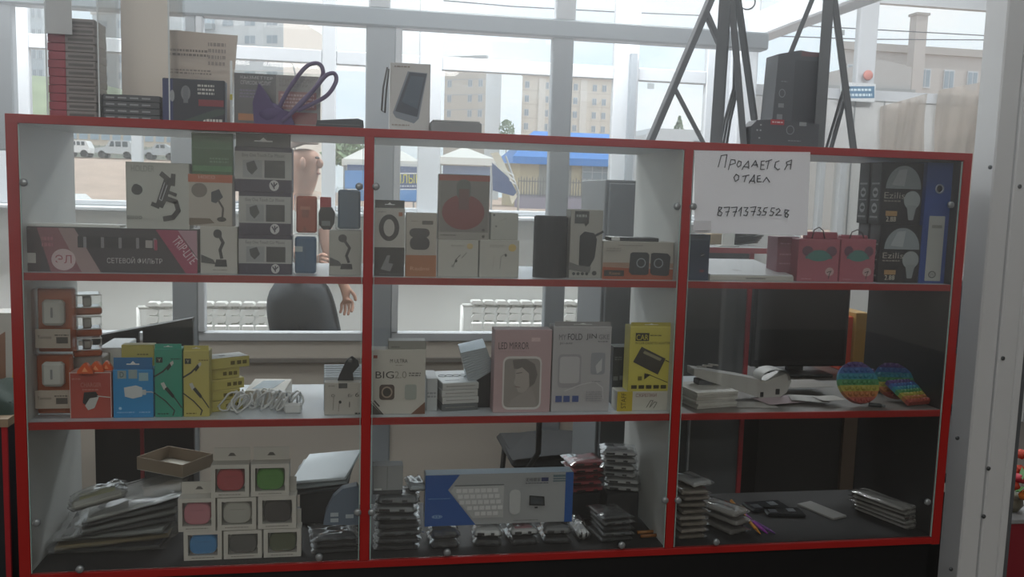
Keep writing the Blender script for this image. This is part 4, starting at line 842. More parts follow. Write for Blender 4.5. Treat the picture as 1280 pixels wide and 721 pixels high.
tag(o.build('speaker_carton', None, ((A+C)/2, .055, Z0)), 'low black carton with red label and ring emblem before the tall black one', 'box')
o = MB(); A = at(958, 120, .12).x; C = at(1030, 120, .12).x; w = (C-A)/2; h2 = at(1000, 62, .12).z-Z0; f = lambda a, b: ((a-994)/72*2*w, (180-b)/119*h2)
o.prism([f(955, 180), f(966, 143), f(969, 68), f(996, 62), f(1028, 66), f(1030, 180)], 0, .07, M('#505459', .6))
prints(o, [('r', 990, 74, 1026, 178, '#42454a'), ('r', 997, 63.5, 1020, 69, '#6f5054'), ('o', 976, 114, 4, 5, .8, '#8d9194'), ('r', 972, 126, 979, 131, '#85898c'), ('r', 971, 139, 978, 145, '#85898c'), ('bars', 974, 99, 982, 101, 1, '#7c8083')], f)
tag(o.build('speaker_carton', None, ((A+C)/2, .115, Z0)), 'tall black speaker carton with small icons at the right of the case top', 'box')
# ================================================================== SHELF ONE, LEFT COLUMN
T = {}
YF = .03
o = B('surge_protector_carton', 'long dark and pink surge protector carton lying along the left of the upper shelf', 'box', (31, 285, 247, 343), YF, .075, '#3d3a42', [
 ('r', 31, 286, 50, 343, '#3b3036'), ('p', [(46, 286), (72, 286), (100, 343), (62, 343)], '#8a5a64'), ('p', [(72, 286), (92, 286), (124, 343), (100, 343)], '#a08a8a'), ('r', 33, 319, 44, 332, '#b9b9b4'), ('p', [(194, 286), (222, 286), (247, 325), (247, 343), (232, 343)], '#9a3a5c'), ('p', [(222, 286), (247, 286), (247, 322)], '#b08a98'),
 ('e', 78, 327, 15, 14, '#c8b4b8'), ('t', 68, 321, 88, 332, 'ЭЛ', '#9a3a4c'), ('t', 132, 322, 202, 331, 'СЕТЕВОЙ ФИЛЬТР', '#c4c4c4'), ('t', 211, 306, 251, 318, 'TRIP-LITE', '#d8c4cc', 52),
 ('r', 96, 296, 196, 311, '#2a2a30')]+[('r', 103+22*i, 297, 107+22*i, 311, '#86868a') for i in range(5)]+[('r', 181, 300, 190, 310, '#a8a4a4'), ('r', 192, 299, 196, 313, '#a03a5a'), ('bars', 52, 296, 66, 312, 2, '#a86a74')], z=Z1, top='#d5d6d4')
T['surge'] = o
B('phone_holder_carton', 'white carton with a black bicycle phone holder picture, lying on the surge protector carton', 'box', (157, 203, 237, 280), .035, .055, '#b6b9b4', [
 ('t', 164, 207, 193, 214, 'HOLDER', '#8f948f'), ('e', 171, 235, 7, 6, '#33373a'), ('p', [(164, 236), (167, 229), (172, 228), (169, 238)], '#33373a'), ('p', [(205, 222), (217, 220), (208, 247), (203, 256), (194, 252)], '#2f3337'), ('l', [(202, 216), (210, 222)], 6, '#2f3337'), ('l', [(217, 217), (216, 228)], 6, '#2f3337'), ('l', [(190, 251), (198, 254)], 5, '#2f3337'), ('l', [(211, 237), (220, 240)], 4, '#2f3337'), ('l', [(210, 245), (220, 248), (223, 258), (216, 266), (205, 268)], 6, '#2f3337'), ('l', [(206, 226), (199, 245), (202, 247), (209, 229)], 1, '#b9bcc4')]+[('o', 160+5*i, 267, 2, 2, .8, '#5d6260') for i in range(4)], z=top(o))
cd_ = MB(); A = at(31, 283, .05).x; C = at(152, 283, .05).x; cd_.box(-(C-A)/2, (C-A)/2, 0, .05, 0, .006, M('#d8d9d6', .5), .001); tag(cd_.build('white_card', None, ((A+C)/2, .04, top(T['surge'])+.0004)), 'thin white card lying on the long surge protector carton', 'card')
w1 = B('mount_carton', 'white carton with a black suction mount picture, left of the lowest purple-white carton', 'box', (250, 283, 297, 342), YF, .06, '#b9b8b2', [('e', 272, 292, 5.5, 5.5, '#2f3236'), ('l', [(274, 294), (279, 303), (275, 312), (277, 322)], 4, '#2f3236'), ('p', [(270, 324), (283, 324), (284, 333), (268, 333)], '#2f3236'), ('p', [(251, 318), (266, 324), (270, 330), (251, 328)], '#4d5052'), ('bars', 266, 336, 284, 338, 1, '#85827c')], z=Z1)
w2 = B('mount_carton', 'orange-topped carton with dark blue phone mount picture, beside the white phone holder carton', 'box', (235, 218, 291, 283), .035, .05, '#b3ada4', [('r', 235, 218, 291, 228, '#b05a3c'), ('t', 248, 219.5, 269, 223.5, 'HOCO', '#d8b8a8'), ('e', 249, 238, 10, 9, '#6f6862'), ('p', [(264, 240), (274, 236), (279, 246), (270, 254), (264, 252)], '#2b3340'), ('l', [(273, 250), (279, 260), (278, 272)], 2.5, '#45413e'), ('e', 277, 274, 6, 3, '#3a3836'), ('p', [(236, 273), (262, 273), (268, 279), (236, 282)], '#6f6254')], z=top(w1))
B('green_carton', 'translucent green carton standing on the orange-topped mount carton', 'box', (239, 166, 292, 218), .045, .04, '#3c6b48', [('r', 241, 170, 290, 186, '#4a7a55'), ('bars', 262, 196, 286, 204, 2, '#5f8f6a'), ('r', 241, 207, 290, 214, '#4f8a5a')], z=top(w2), rough=.2)
def easy(rect, z, label, hang=False):
    x0, y0, x1, y1 = rect; H = y1-y0; Y_ = lambda t: y0+H*t; X_ = lambda t: x0+(x1-x0)*t
    return B('car_mount_carton', label, 'box', rect, YF, .06, '#332f46', [('r', x0, Y_(.1), x1, Y_(.72), '#a9abaa'), ('t', X_(.13), Y_(.14), X_(.87), Y_(.24), 'Easy One Touch Car Mount', '#4f5152'), ('r', X_(.14), Y_(.29), X_(.48), Y_(.68), '#93979a'), ('p', [(X_(.2), Y_(.36)), (X_(.34), Y_(.3)), (X_(.4), Y_(.48)), (X_(.3), Y_(.62)), (X_(.22), Y_(.52))], '#363b40'), ('r', X_(.52), Y_(.29), X_(.88), Y_(.68), '#3c3f42'), ('e', X_(.69), Y_(.85), H*.11, H*.12, '#c9cacb'), ('l', [(X_(.64), Y_(.8)), (X_(.68), Y_(.88)), (X_(.74), Y_(.8))], H*.03, '#332f46'), ('l', [(X_(.69), Y_(.78)), (X_(.69), Y_(.92))], H*.03, '#332f46'), ('l', [(X_(.15), Y_(.78)), (X_(.15), Y_(.92))], .6, '#5a5670')], z=z, tab=(17, '#33373c') if hang else None, group='purple and white car mount cartons')
e1 = easy((298, 294, 365, 343), Z1, 'purple and white car mount carton, lowest of three, beside the blue packet')
e2 = easy((298, 240, 364, 294), top(e1), 'purple and white car mount carton, middle one of three, beside the orange packet')
easy((293, 184, 365, 240), top(e2), 'purple and white car mount carton with a dark hanging flap, uppermost of the three', True)
def blister(name, label, rect, Y, dep, colr, z, pr=(), clear_=True, cat='packet'):
    x0, y0, x1, y1 = rect; xm, ym = (x0+x1)/2, (y0+y1)/2
    o = empty(name, label, cat, (at(xm, ym, Y).x, Y, z)); w = (at(x1, ym, Y).x-at(x0, ym, Y).x)/2-.001; h = at(xm, y0, Y).z-z
    c = MB(); c.box(-w*.84, w*.84, .006, dep-.004, .003, h*.94, M(colr, .4), .004); f = lambda a, b: ((a-xm)/(x1-x0)*2*w, (y1-b)/(y1-y0)*h)
    c2_ = MB(); prints(c, pr, f, .0055); c.build('contents', o)
    b = MB(); b.box(-w, w, 0, dep, 0, h, ACRYL, .004); b.build('clear_shell', o); o['_top'] = z+h; return o
bl = blister('cable_packet', 'blue packet in a clear shell under the orange packet on the upper left shelf', (365, 293, 398, 344), YF, .04, '#2a5d86', Z1, [('r', 368, 308, 378, 315, '#aab8c0'), ('l', [(381, 310), (381, 338)], .8, '#214a6c')])
blister('cable_packet', 'orange packet in a clear shell standing on the blue packet', (367, 242, 399, 293), YF+.003, .035, '#a8452e', top(bl), [('r', 375, 258, 388, 262, '#c0785f'), ('r', 377, 262, 386, 272, '#8d3a28'), ('p', [(381, 282), (385, 291), (377, 291)], '#8d3a28')])
w3 = B('mount_carton', 'white carton with a black suction mount picture, under the blue packet by the divider', 'box', (411, 288, 452, 345), YF, .06, '#a9aaa4', [('e', 428, 298, 5.5, 5, '#2f3236'), ('l', [(430, 300), (437, 310), (433, 320), (436, 328)], 3.5, '#2f3236'), ('p', [(427, 330), (440, 330), (441, 337), (425, 337)], '#2f3236'), ('p', [(412, 322), (424, 327), (428, 333), (412, 333)], '#4d5052')], z=Z1)
blister('blue_packet', 'blue packet in a clear shell standing on the white carton beside the first divider', (419, 234, 454, 288), YF+.003, .04, '#2f5878', top(w3), [('l', [(436, 238), (436, 284)], .8, '#274a66')])
kw = empty('kids_watch', 'red and black wrist watch propped on the white carton beside the orange packet', 'watch', (at(412.5, 287, .05).x, .05, top(w3))); q = lambda x, y: at(x, y, .05)-V3(kw.location)
m_ = MB(); a = q(400, 246); b = q(414, 262); m_.box(a.x, b.x, 0, .005, b.z-.004, a.z, M('#a82a34', .5), .002); m_.build('strap', kw)
m_ = MB(); pts_ = [(398, 266), (401, 259), (415, 259), (419, 266), (418, 279), (413, 287), (404, 287), (399, 281)]; m_.prism([(q(*p).x, max(.0003, q(*p).z)) for p in pts_], -.006, .008, M('#22262b', .4)); a = q(402, 282); b = q(413, 276)
m_.poly([(a.x, -.0066, a.z), (b.x, -.0066, a.z), (b.x, -.0066, b.z), (a.x, -.0066, b.z)], M('#6f7a7a', .3)); m_.build('watch_body', kw)
# ================================================================== SHELF ONE, MIDDLE COLUMN
B('band_carton', 'slim white and black fitness band carton beside the first divider', 'box', (467, 260, 506, 347), YF, .03, '#b4b3ae', [('r', 467, 310, 506, 347, '#202326'), ('o', 486, 285, 13, 17, 6, '#202428'), ('r', 498, 265, 503, 270, '#a0603c'), ('p', [(476, 338), (484, 320), (488, 320), (486, 330), (492, 331), (488, 341)], '#7d8082'), ('bars', 474, 343, 500, 345, 1, '#5c5f61'), ('bars', 472, 264, 482, 266, 1, '#8c8b86')], z=Z1, tab=(10, '#34383a'))
B('earbuds_carton', 'white and orange carton with a black earbuds case picture', 'box', (507, 266, 546, 349), YF, .035, '#aaa59c', [('r', 507, 321, 546, 349, '#a0643c'), ('t', 513, 336, 537, 341, 'Redmi', '#c89c80'), ('rr', 511, 286, 537, 298, 6, '#33363a'), ('rr', 512, 297, 537, 314, 7, '#2a2d31'), ('r', 527, 276, 541, 281, '#5c5954'), ('bars', 513, 276, 522, 278, 1, '#8c877e')], z=Z1)
wa = B('earphone_carton', 'square white earphone carton with a yellow dot, under the red headphone carton', 'box', (547, 300, 598, 350), YF, .04, '#b4b4ad', [('l', [(567, 334), (570, 326), (575, 320)], 1.2, '#6d6c68'), ('e', 570, 328, 1.6, 2, '#2e2f30'), ('l', [(577, 324), (583, 317)], 1, '#7d7c78'), ('e', 566, 335, 2, 2, '#8d8c86'), ('e', 587, 308, 4, 4, '#c2ad7c'), ('bars', 563, 306, 580, 309, 1, '#9c9a92')], z=Z1)
wb_ = B('earphone_carton', 'square white earphone carton with a yellow dot, under the small white carton', 'box', (599, 300, 649, 350), YF, .04, '#b4b4ad', [('l', [(625, 338), (626, 322), (632, 318)], 1, '#8d8c86'), ('e', 632, 320, 1.5, 2, '#3c3d3e'), ('l', [(616, 338), (617, 322)], .8, '#a09e98'), ('e', 640, 310, 5, 5, '#c2a860'), ('bars', 612, 306, 630, 310, 2, '#9c9a92')], z=Z1)
B('headphone_carton', 'tall grey carton with a faded red headphone picture, on the white earphone cartons', 'box', (548, 218, 612, 300), YF+.002, .036, '#86827e', [('r', 548, 219, 612, 226, '#985048'), ('r', 550, 226, 610, 290, '#787672'), ('e', 579, 265, 27, 22, '#7c3e40'), ('rr', 570, 224, 588, 250, 8, '#5e625f'), ('r', 573, 236, 586, 262, '#6a4a4a'), ('r', 548, 290, 612, 300, '#96938e'), ('bars', 551, 293, 570, 295, 1, '#4c4a48'), ('e', 605, 287, 1.8, 1.8, '#4c4a48'), ('e', 605, 295, 1.8, 1.8, '#4c4a48')], z=top(wa))
B('earphone_carton', 'small plain white carton on the right-hand earphone carton, beside the red headphone one', 'box', (613, 266, 648, 300), YF+.002, .036, '#aeb0a9', [('e', 617, 269, 1.4, 1.4, '#55565a'), ('e', 620, 283, 1.2, 1.2, '#6d6e70'), ('l', [(624, 277), (634, 272)], .7, '#98998f')], z=top(wb_))
o = MB(); A = at(670, 310, YF).x; C = at(713, 310, YF).x; w = (C-A)/2-.0005; h = at(690, 270, YF).z-Z1
o.plan([(w*math.cos(t*math.pi/16)*(1 if abs(math.cos(t*math.pi/16)) < .99 else 1), .035+.035*math.sin(t*math.pi/16)) for t in range(32)], 0, h-.003, M('#24282c', .75, noise=.2, nscale=260)); o.plan([(w*.93*math.cos(t*math.pi/16), .035+.0325*math.sin(t*math.pi/16)) for t in range(32)], h-.003, h, M('#2c3034', .5))
tag(o.build('cloth_speaker', None, ((A+C)/2, YF, Z1)), 'plain dark rounded speaker standing between the white cartons of the middle column', 'speaker')
B('speaker_carton', 'white carton with a black handled speaker picture behind the dark rounded speaker', 'box', (712, 262, 753, 351), YF+.01, .05, '#a3a29c', [('r', 717, 264, 735, 280, '#44484a'), ('p', [(729, 280), (734, 280), (731, 284)], '#44484a'), ('bars', 719, 267, 732, 273, 1, '#9aa09e'), ('p', [(724, 296), (730, 290), (742, 292), (746, 300), (744, 324), (738, 336), (724, 334)], '#282c30'), ('l', [(744, 295), (753, 290)], 3, '#282c30'), ('p', [(712, 330), (724, 334), (740, 336), (738, 344), (712, 340)], '#6d6e6c')]+[('e', 718+5.5*i, 345, 2, 2, '#33373a') for i in range(4)]+[('e', 744, 344, 3, 3, '#33373a')], z=Z1)
sp2 = B('speakers_carton', 'white and orange carton with two black speakers pictured, right of the middle column', 'box', (753, 302, 842, 352), YF, .075, '#aaa79f', [('p', [(753, 336), (842, 338), (842, 352), (753, 352)], '#9c4e30'), ('r', 753, 330, 842, 336, '#a08472'), ('p', [(787, 318), (790, 316), (808, 316), (811, 319), (811, 344), (808, 346), (790, 346), (786, 342)], '#2f3438'), ('p', [(813, 318), (816, 316), (834, 317), (838, 321), (837, 345), (834, 347), (816, 346), (813, 343)], '#2f3438'), ('o', 801, 330, 6, 6.5, 1.4, '#8d979c'), ('o', 823, 330, 6, 6.5, 1.4, '#8d979c'), ('r', 755, 340, 780, 348, '#2f3234'), ('t', 761, 342, 775, 346, 'Xiaomi', '#b08468'), ('bars', 772, 306, 802, 308, 1, '#85827a'), ('bars', 757, 310, 775, 316, 2, '#918e86')], z=Z1)
mb = MB(); A = at(763, 298, .05).x; C = at(822, 298, .05).x; w = (C-A)/2; h = .009
mb.box(-w, w, 0, .06, 0, h, M('#3a3d40', .4), .001); mb.box(-w, -w*.65, -.0005, .06, .001, h+.0004, M('#c9cac8', .4)); tag(mb.build('thin_box', None, ((A+C)/2, .04, top(sp2))), 'thin dark box with a white end lying on the two-speaker carton', 'box')
# ================================================================== SHELF ONE, RIGHT COLUMN
o = B('blue_carton', 'dark blue carton beside the second divider, under the paper notice', 'box', (861, 293, 887, 349), YF, .06, '#2f3f56', [('r', 861, 293, 887, 300, '#566470'), ('t', 866, 295, 880, 299, 'Deary', '#23282e'), ('e', 878, 318, 2.8, 2.8, '#23282e'), ('l', [(876, 319), (880, 317)], .8, '#aeb4b8'), ('r', 875, 336, 881, 339, '#7a3a48')], z=Z1)
A = at(887, 348, YF).x; C = at(992, 348, YF).x; w = (C-A)/2; h = at(940, 345, YF).z-Z1
mb = MB(); tl_ = math.radians(5.5); mb.box(-w, w, 0, .24, 0, h, M('#b9b6ae', .4), .001); mb.box(-w+.002, w-.002, .002, .238, h, h+.003, M('#c9ccce', .3)); mb.box(-w*.15, w*.32, -.0006, 0, h*.45, h*.62, M('#5d5a55', .4)); mb.poly([(-w*.2, .05, h+.0033), (-w*.02, .05, h+.0033), (-w*.06, .075, h+.0033), (-w*.24, .075, h+.0033)], M('#eceeee', .1))
MBs = MB(); MBs.box(-w*.6, w*.3, 0, .05, 0, .017, M('#34373a', .5), .001); tag(MBs.build('dark_carton', None, ((A+C)/2, YF+.185, Z1)), 'thin dark carton propping up the back of the flat white carton', 'box')
tag(mb.build('laptop_carton', None, ((A+C)/2, YF, Z1), (tl_, 0, 0)), 'flat white carton lying on the upper right shelf under the paper notice', 'box')
def pink(rect, label, Y=YF+.006):
    x0, y0, x1, y1 = rect; X_ = lambda t: x0+(x1-x0)*t; H = y1-y0; Y_ = lambda t: y0+H*t
    o = B('headphone_carton', label, 'box', rect, Y, .07, '#a85e6c', [('e', X_(.5), Y_(.45), (x1-x0)*.33, H*.2, '#4f7d78'), ('r', X_(.15), Y_(.46), X_(.85), Y_(.68), '#a85e6c'), ('e', X_(.22), Y_(.28), (x1-x0)*.13, H*.12, '#6b4a5c'), ('e', X_(.8), Y_(.28), (x1-x0)*.13, H*.12, '#6b4a5c'), ('e', X_(.5), Y_(.4), (x1-x0)*.28, H*.12, '#4f837c'), ('e', X_(.78), Y_(.76), H*.1, H*.1, '#c0a8a8'), ('l', [(X_(.72), Y_(.78)), (X_(.82), Y_(.74)), (X_(.78), Y_(.82))], 1, '#3a3034'), ('l', [(X_(.78), Y_(.82)), (X_(.76), Y_(.93))], 1, '#3a3034'), ('bars', X_(.1), Y_(.92), X_(.35), Y_(.95), 1, '#c89aa4')], z=Z1, group='pink cat-ear headphone cartons')
    return o
pk1 = pink((997, 299, 1049, 353), 'pink headphone carton with green ears picture, the left one, below the paper notice')
pk2 = pink((1050, 299, 1094, 354), 'pink headphone carton with green ears picture, the right one, touching the bulb carton')
for o, a, b, c in ((pk1, 1008, 1048, 287), (pk2, 1052, 1086, 290)):
    q = lambda x, y: at(x, y, YF+.03)-V3(o.location); m_ = MB(); m_.box(q(a, 295).x, q(b, 295).x, .025, .045, q(1030, 299).z-.001, q(1030, c+3).z, M('#9a4c5c', .5), .003); m_.tube([q(1015 if o is pk1 else 1062, 298), q(1018 if o is pk1 else 1065, c), q(1024 if o is pk1 else 1072, c-3), q(1029 if o is pk1 else 1078, c+1), q(1031 if o is pk1 else 1080, 298)], .0016, M('#3a3238', .5), 6); m_.build('carry_handle', o)
B('pink_side_carton', 'mauve carton with small icons, behind the left pink headphone carton', 'box', (971, 296, 998, 350), .075, .06, '#8d5c6a', [('bars', 974, 303, 992, 306, 1, '#b58c98'), ('bars', 974, 316, 992, 320, 1, '#b58c98'), ('bars', 974, 328, 992, 331, 1, '#b58c98')], z=Z1)
def bulb(rect, z, label):
    x0, y0, x1, y1 = rect; X_ = lambda t: x0+(x1-x0)*t; H = y1-y0; Y_ = lambda t: y0+H*t
    dome = lambda cx, yb, rx, ry: ('p', [(cx+rx*math.cos(math.pi*k/14), yb-ry*math.sin(math.pi*k/14)) for k in range(15)], '#8d979c')
    return B('bulb_carton', label, 'box', rect, YF+.004, .05, '#26272b', [dome(X_(.53), Y_(.42), (x1-x0)*.43, H*.37), ('p', [(X_(.25), Y_(.36)), (X_(.4), Y_(.12)), (X_(.6), Y_(.1)), (X_(.55), Y_(.38))], '#a9b1b5'), ('t', X_(.08), Y_(.48), X_(.58), Y_(.58), 'Ezilis', '#a8a59c'), ('bars', X_(.08), Y_(.6), X_(.5), Y_(.64), 1, '#8d8a82'), ('e', X_(.76), Y_(.60), (x1-x0)*.2, H*.15, '#9aa2a4'), ('p', [(X_(.64), Y_(.68)), (X_(.88), Y_(.68)), (X_(.82), Y_(.92)), (X_(.7), Y_(.92))], '#8d9496'), ('r', X_(.14), Y_(.78), X_(.42), Y_(.86), '#a8875a'), ('t', X_(.16), Y_(.87), X_(.4), Y_(.95), '2.88', '#cfcabc')], z=z, group='black light bulb cartons')
def sidemarks(o, dep):
    w = max(v.co.x for v in o.data.vertices); h = max(v.co.z for v in o.data.vertices); f = lambda a, b: (a/10*dep, h-b/10*h); tm = MB()
    prints(tm, [('r', 1, .2, 9, 9.4, '#45494d'), ('o', 5, 4.9, 2.4, .8, .5, '#b4b8ba'), ('o', 5, 7.4, 2.4, .8, .5, '#b4b8ba'), ('r', 1.5, 3.3, 8.5, 3.6, '#9a9ea0'), ('r', 1.5, 6.0, 8.5, 6.2, '#9a9ea0'), ('r', 1.5, 8.7, 8.5, 9, '#9a9ea0')], f)
    me = o.data; bm = bmesh.new(); bm.from_mesh(me)
    for m_ in tm.mats: me.materials.append(m_)
    k0 = len(me.materials)-len(tm.mats); vs_ = [bm.verts.new((-w+y, x, z)) for x, y, z in tm.v]
    for fc_, mi_ in zip(tm.f, tm.m):
        ff = bm.faces.new([vs_[i] for i in fc_]); ff.material_index = k0+mi_
    bm.to_mesh(me); bm.free()
b1 = bulb((1099, 281, 1151, 352), Z1, 'black light bulb carton with a clear dome window, the lower one beside the blue folder')
b2 = bulb((1101, 203, 1153, 281), top(b1), 'black light bulb carton with a clear dome window, the upper one beside the blue folder')
b3 = b1.copy(); b3.data = b1.data.copy(); COL.objects.link(b3); b3.location.y += .056; b3['label'] = 'black light bulb carton behind the lower front one, its side in shade'
b4 = b2.copy(); b4.data = b2.data.copy(); COL.objects.link(b4); b4.location.y += .056; b4['label'] = 'black light bulb carton behind the upper front one, side marked with white O shapes'
for o in (b1, b2, b3, b4): sidemarks(o, .05)
o = B('lever_arch_folder', 'blue lever arch folder with a white spine label at the right end of the shelf', 'folder', (1154, 203, 1191, 351), YF, .27, '#28488c', [('r', 1161, 268, 1181, 348, '#a9aca8'), ('r', 1165, 279, 1178, 283, '#85877f'), ('o', 1170, 340, 5, 4.5, 1.5, '#5d615f'), ('t', 1167, 338, 1173, 342, 'W', '#5d615f')], z=Z1, rough=.4)
q = at(1174, 236, YF)-V3(o.location)
m_ = MB(); m_.lathe([(.0115, 0), (.0125, .001), (.0125, .0025), (.0085, .0025), (.0085, .0005)], M('#9fa6b4', .3, .7), 24, Matrix.Translation((q.x, -.0005, q.z)) @ Matrix.Rotation(math.pi/2, 4, 'X')); m_.lathe([(.0085, 0), (.0085, .0008)], M('#10131c', .6), 24, Matrix.Translation((q.x, -.0004, q.z)) @ Matrix.Rotation(math.pi/2, 4, 'X')); m_.build('finger_ring', o)
# ================================================================== SHELF TWO, LEFT COLUMN
OR = '#b05a34'
chp = lambda y: [('rr', 50, y, 76, y+30, 5, '#c8c8c4'), ('r', 61, y+10, 64, y+22, '#96979a'), ('r', 41, y+36, 86, y+60, '#b8ab9e'), ('t', 44, y+44, 62, y+48, 'Tuvosao', '#4a443f'), ('r', 68, y+46, 83, y+54, '#55504c'), ('bars', 66, y+42, 84, y+45, 1, '#5c554f')]
def charger_pack(rect, z, y, label):
    x0, y0, x1, y1 = rect; xm, ym = (x0+x1)/2, (y0+y1)/2
    o = empty('charger_packet', label, 'packet', (at(xm, ym, YF).x, YF, z)); w = (at(x1, ym, YF).x-at(x0, ym, YF).x)/2-.001; h = at(xm, y0, YF).z-z
    f = lambda a, b: ((a-xm)/(x1-x0)*2*w, (y1-b)/(y1-y0)*h)
    c = MB(); c.box(-w*.95, w*.95, .036, .044, .003, h*.98, M(OR, .35), .003); c.build('orange_back_card', o)
    p = MB(); p.box(f(49, 0)[0], f(77, 0)[0], .012, .034, f(0, y+32)[1], f(0, y)[1], M('#c9c9c4', .3), .006); prints(p, [('r', 61, y+9, 64, y+22, '#8d8e90')], f, .0115); p.build('charger_head', o)
    p = MB(); p.box(f(41, 0)[0], f(86, 0)[0], .010, .012, f(0, y+60)[1], f(0, y+36)[1], M('#bdb0a4', .5)); prints(p, chp(y)[2:], f, .0098); p.build('label_card', o)
    b = MB(); b.box(-w, w, 0, .046, 0, h, ACRYL, .005); b.build('clear_shell', o); o['_top'] = z+h; return o
c1 = charger_pack((37, 445, 87, 527), Z2, 455, 'clear-shelled charger packet with an orange card, lower one, beside the red charger carton')
charger_pack((38, 361, 90, 445), top(c1), 376, 'clear-shelled charger packet with an orange card, upper one, beside the tilted clear packets')
# the red charger carton and a leaning pile of clear drawers of orange packets above it
rc = B('charger_carton', 'red charger carton in a clear frame with white plug picture, beside the orange packets', 'box', (87, 465, 140, 527), YF, .05, '#a8483f', [('t', 101, 479, 127, 485, 'CHARGER', '#c08078'), ('bars', 103, 487, 124, 490, 1, '#c08078'), ('p', [(105, 492), (120, 491), (124, 498), (112, 500), (108, 510), (103, 506)], '#26292c'), ('p', [(112, 500), (124, 498), (118, 513), (110, 516), (106, 510)], '#b4b6b4'), ('l', [(122, 497), (138, 499)], 1.2, '#c4c4c0'), ('bars', 90, 472, 101, 476, 1, '#b87068'), ('l', [(87.6, 466), (87.6, 526)], .9, '#c9b4ae'), ('l', [(139.4, 466), (139.4, 526)], .9, '#c9b4ae'), ('l', [(87, 465.6), (140, 465.6)], .9, '#d5c8c4')], z=Z2, top='#c4a49c')
zz = top(c1); 
for i, (y0, y1) in enumerate(((418, 443), (391, 418), (364, 391))):
    A = at(93, y1, .10); C = at(128, y1, .10); w = (C.x-A.x)/2; h = at(110, y0, .10).z-at(110, y1, .10).z-.001
    if i == 0: zb_ = zz0 = at(110, 446, .10).z
    o = empty('clear_packet', f'clear tilted packet with orange bottom, {ORD[2-i]} of the pile beside the charger packets', 'packet', ((A.x+C.x)/2, .095, zb_+.0), math.radians(18), 'clear packets with orange bottoms')
    m_ = MB(); m_.box(-w, w, .0, .07, .001, h*.36, M('#a85a38', .3), .004); m_.build('orange_tray', o)
    m_ = MB(); m_.box(-w, w, 0, .07, h*.37, h*.98, ACRYL, .004); m_.box(-w, w, -.0008, 0, h*.93, h*.99, M('#dfe2e2', .15)); m_.box(-w, w, -.0008, 0, h*.36, h*.41, M('#dfe2e2', .15)); m_.build('clear_cover', o)
    m_ = MB(); m_.box(-w*.3, w*.3, .012, .05, h*.38, h*.85, M('#b4b2ac', .4), .003); m_.build('charger_head', o); zb_ += h+.0012
sp3 = MB(); sp3.box(at(92, 450, .1).x, at(129, 450, .1).x, .095, .16, Z2, zz0, M('#8f8a84', .5), .002); tag(sp3.build('grey_carton'), 'grey carton carrying the tilted clear packets, behind the red charger carton', 'box')
for i, (cx_, cy, s) in enumerate(((111, 458, 9), (124, 452, 9), (137, 445, 7))):
    p = at(cx_, cy+6, .04+.018*i); z = top(rc) if i < 2 else top(rc); h = at(cx_, cy-s, p.y).z-at(cx_, cy+7, p.y).z; w = s/536
    m_ = MB(); m_.prism([(-w, 0), (-w*.9, h*.25), (-w*.1, h*.8), (w*.3, h*.75), (w, h*.2), (w, 0)], 0, .012, M('#d2571f', .4)); m_.prism([(-w*.35, h*.15), (0, h*.5), (w*.4, h*.15)], -.001, 0, M('#f0a070', .4))
    tag(m_.build('cable_clip', None, (p.x, p.y-.03, z+.0005)), ['bright orange plastic clip lying nearest the charger packets on the red carton', 'bright orange plastic clip in the middle of the three on the red carton', 'bright orange plastic clip beside the yellow tab of the blue carton'][i], 'clip', 'orange clips on the red charger carton')
wk = MB(); A = at(128, 446, .2).x; C = at(158, 446, .2).x; wk.box(A, C, .16, .3, Z2, at(140, 431, .2).z, M('#c4c9cc', .4), .002); tag(wk.build('white_carton'), 'flat white carton behind the orange clips and blue charger carton', 'box')
B('cable_carton', 'yellow-flapped carton standing behind the blue charger carton', 'box', (152, 431, 193, 520), .085, .03, '#bab05e', [('bars', 172, 442, 186, 445, 1, '#6b6230')], z=Z2)
B('charger_carton', 'bright blue charger carton with a white plug picture, between red and green cartons', 'box', (141, 462, 192, 527), YF, .045, '#2a86c0', [('r', 147, 463, 158, 474, '#8fa0a0'), ('r', 161, 462, 172, 474, '#8fa0a0'), ('r', 174, 466, 186, 477, '#8fb0b8'), ('t', 150, 465, 155, 472, 'D', '#3c5560'), ('p', [(155, 486), (170, 483), (178, 486), (178, 498), (166, 501), (156, 498)], '#c4cacc'), ('r', 178, 489, 183, 496, '#b4babc'), ('l', [(182, 492), (190, 492), (192, 493)], 1.6, '#aeb6ba'), ('bars', 146, 518, 168, 521, 1, '#7db0d8'), ('e', 150, 514, 2, 2, '#9ccce8'), ('bars', 174, 518, 188, 521, 1, '#7db0d8')], z=Z2, tab=(15, '#2a6a9c'))
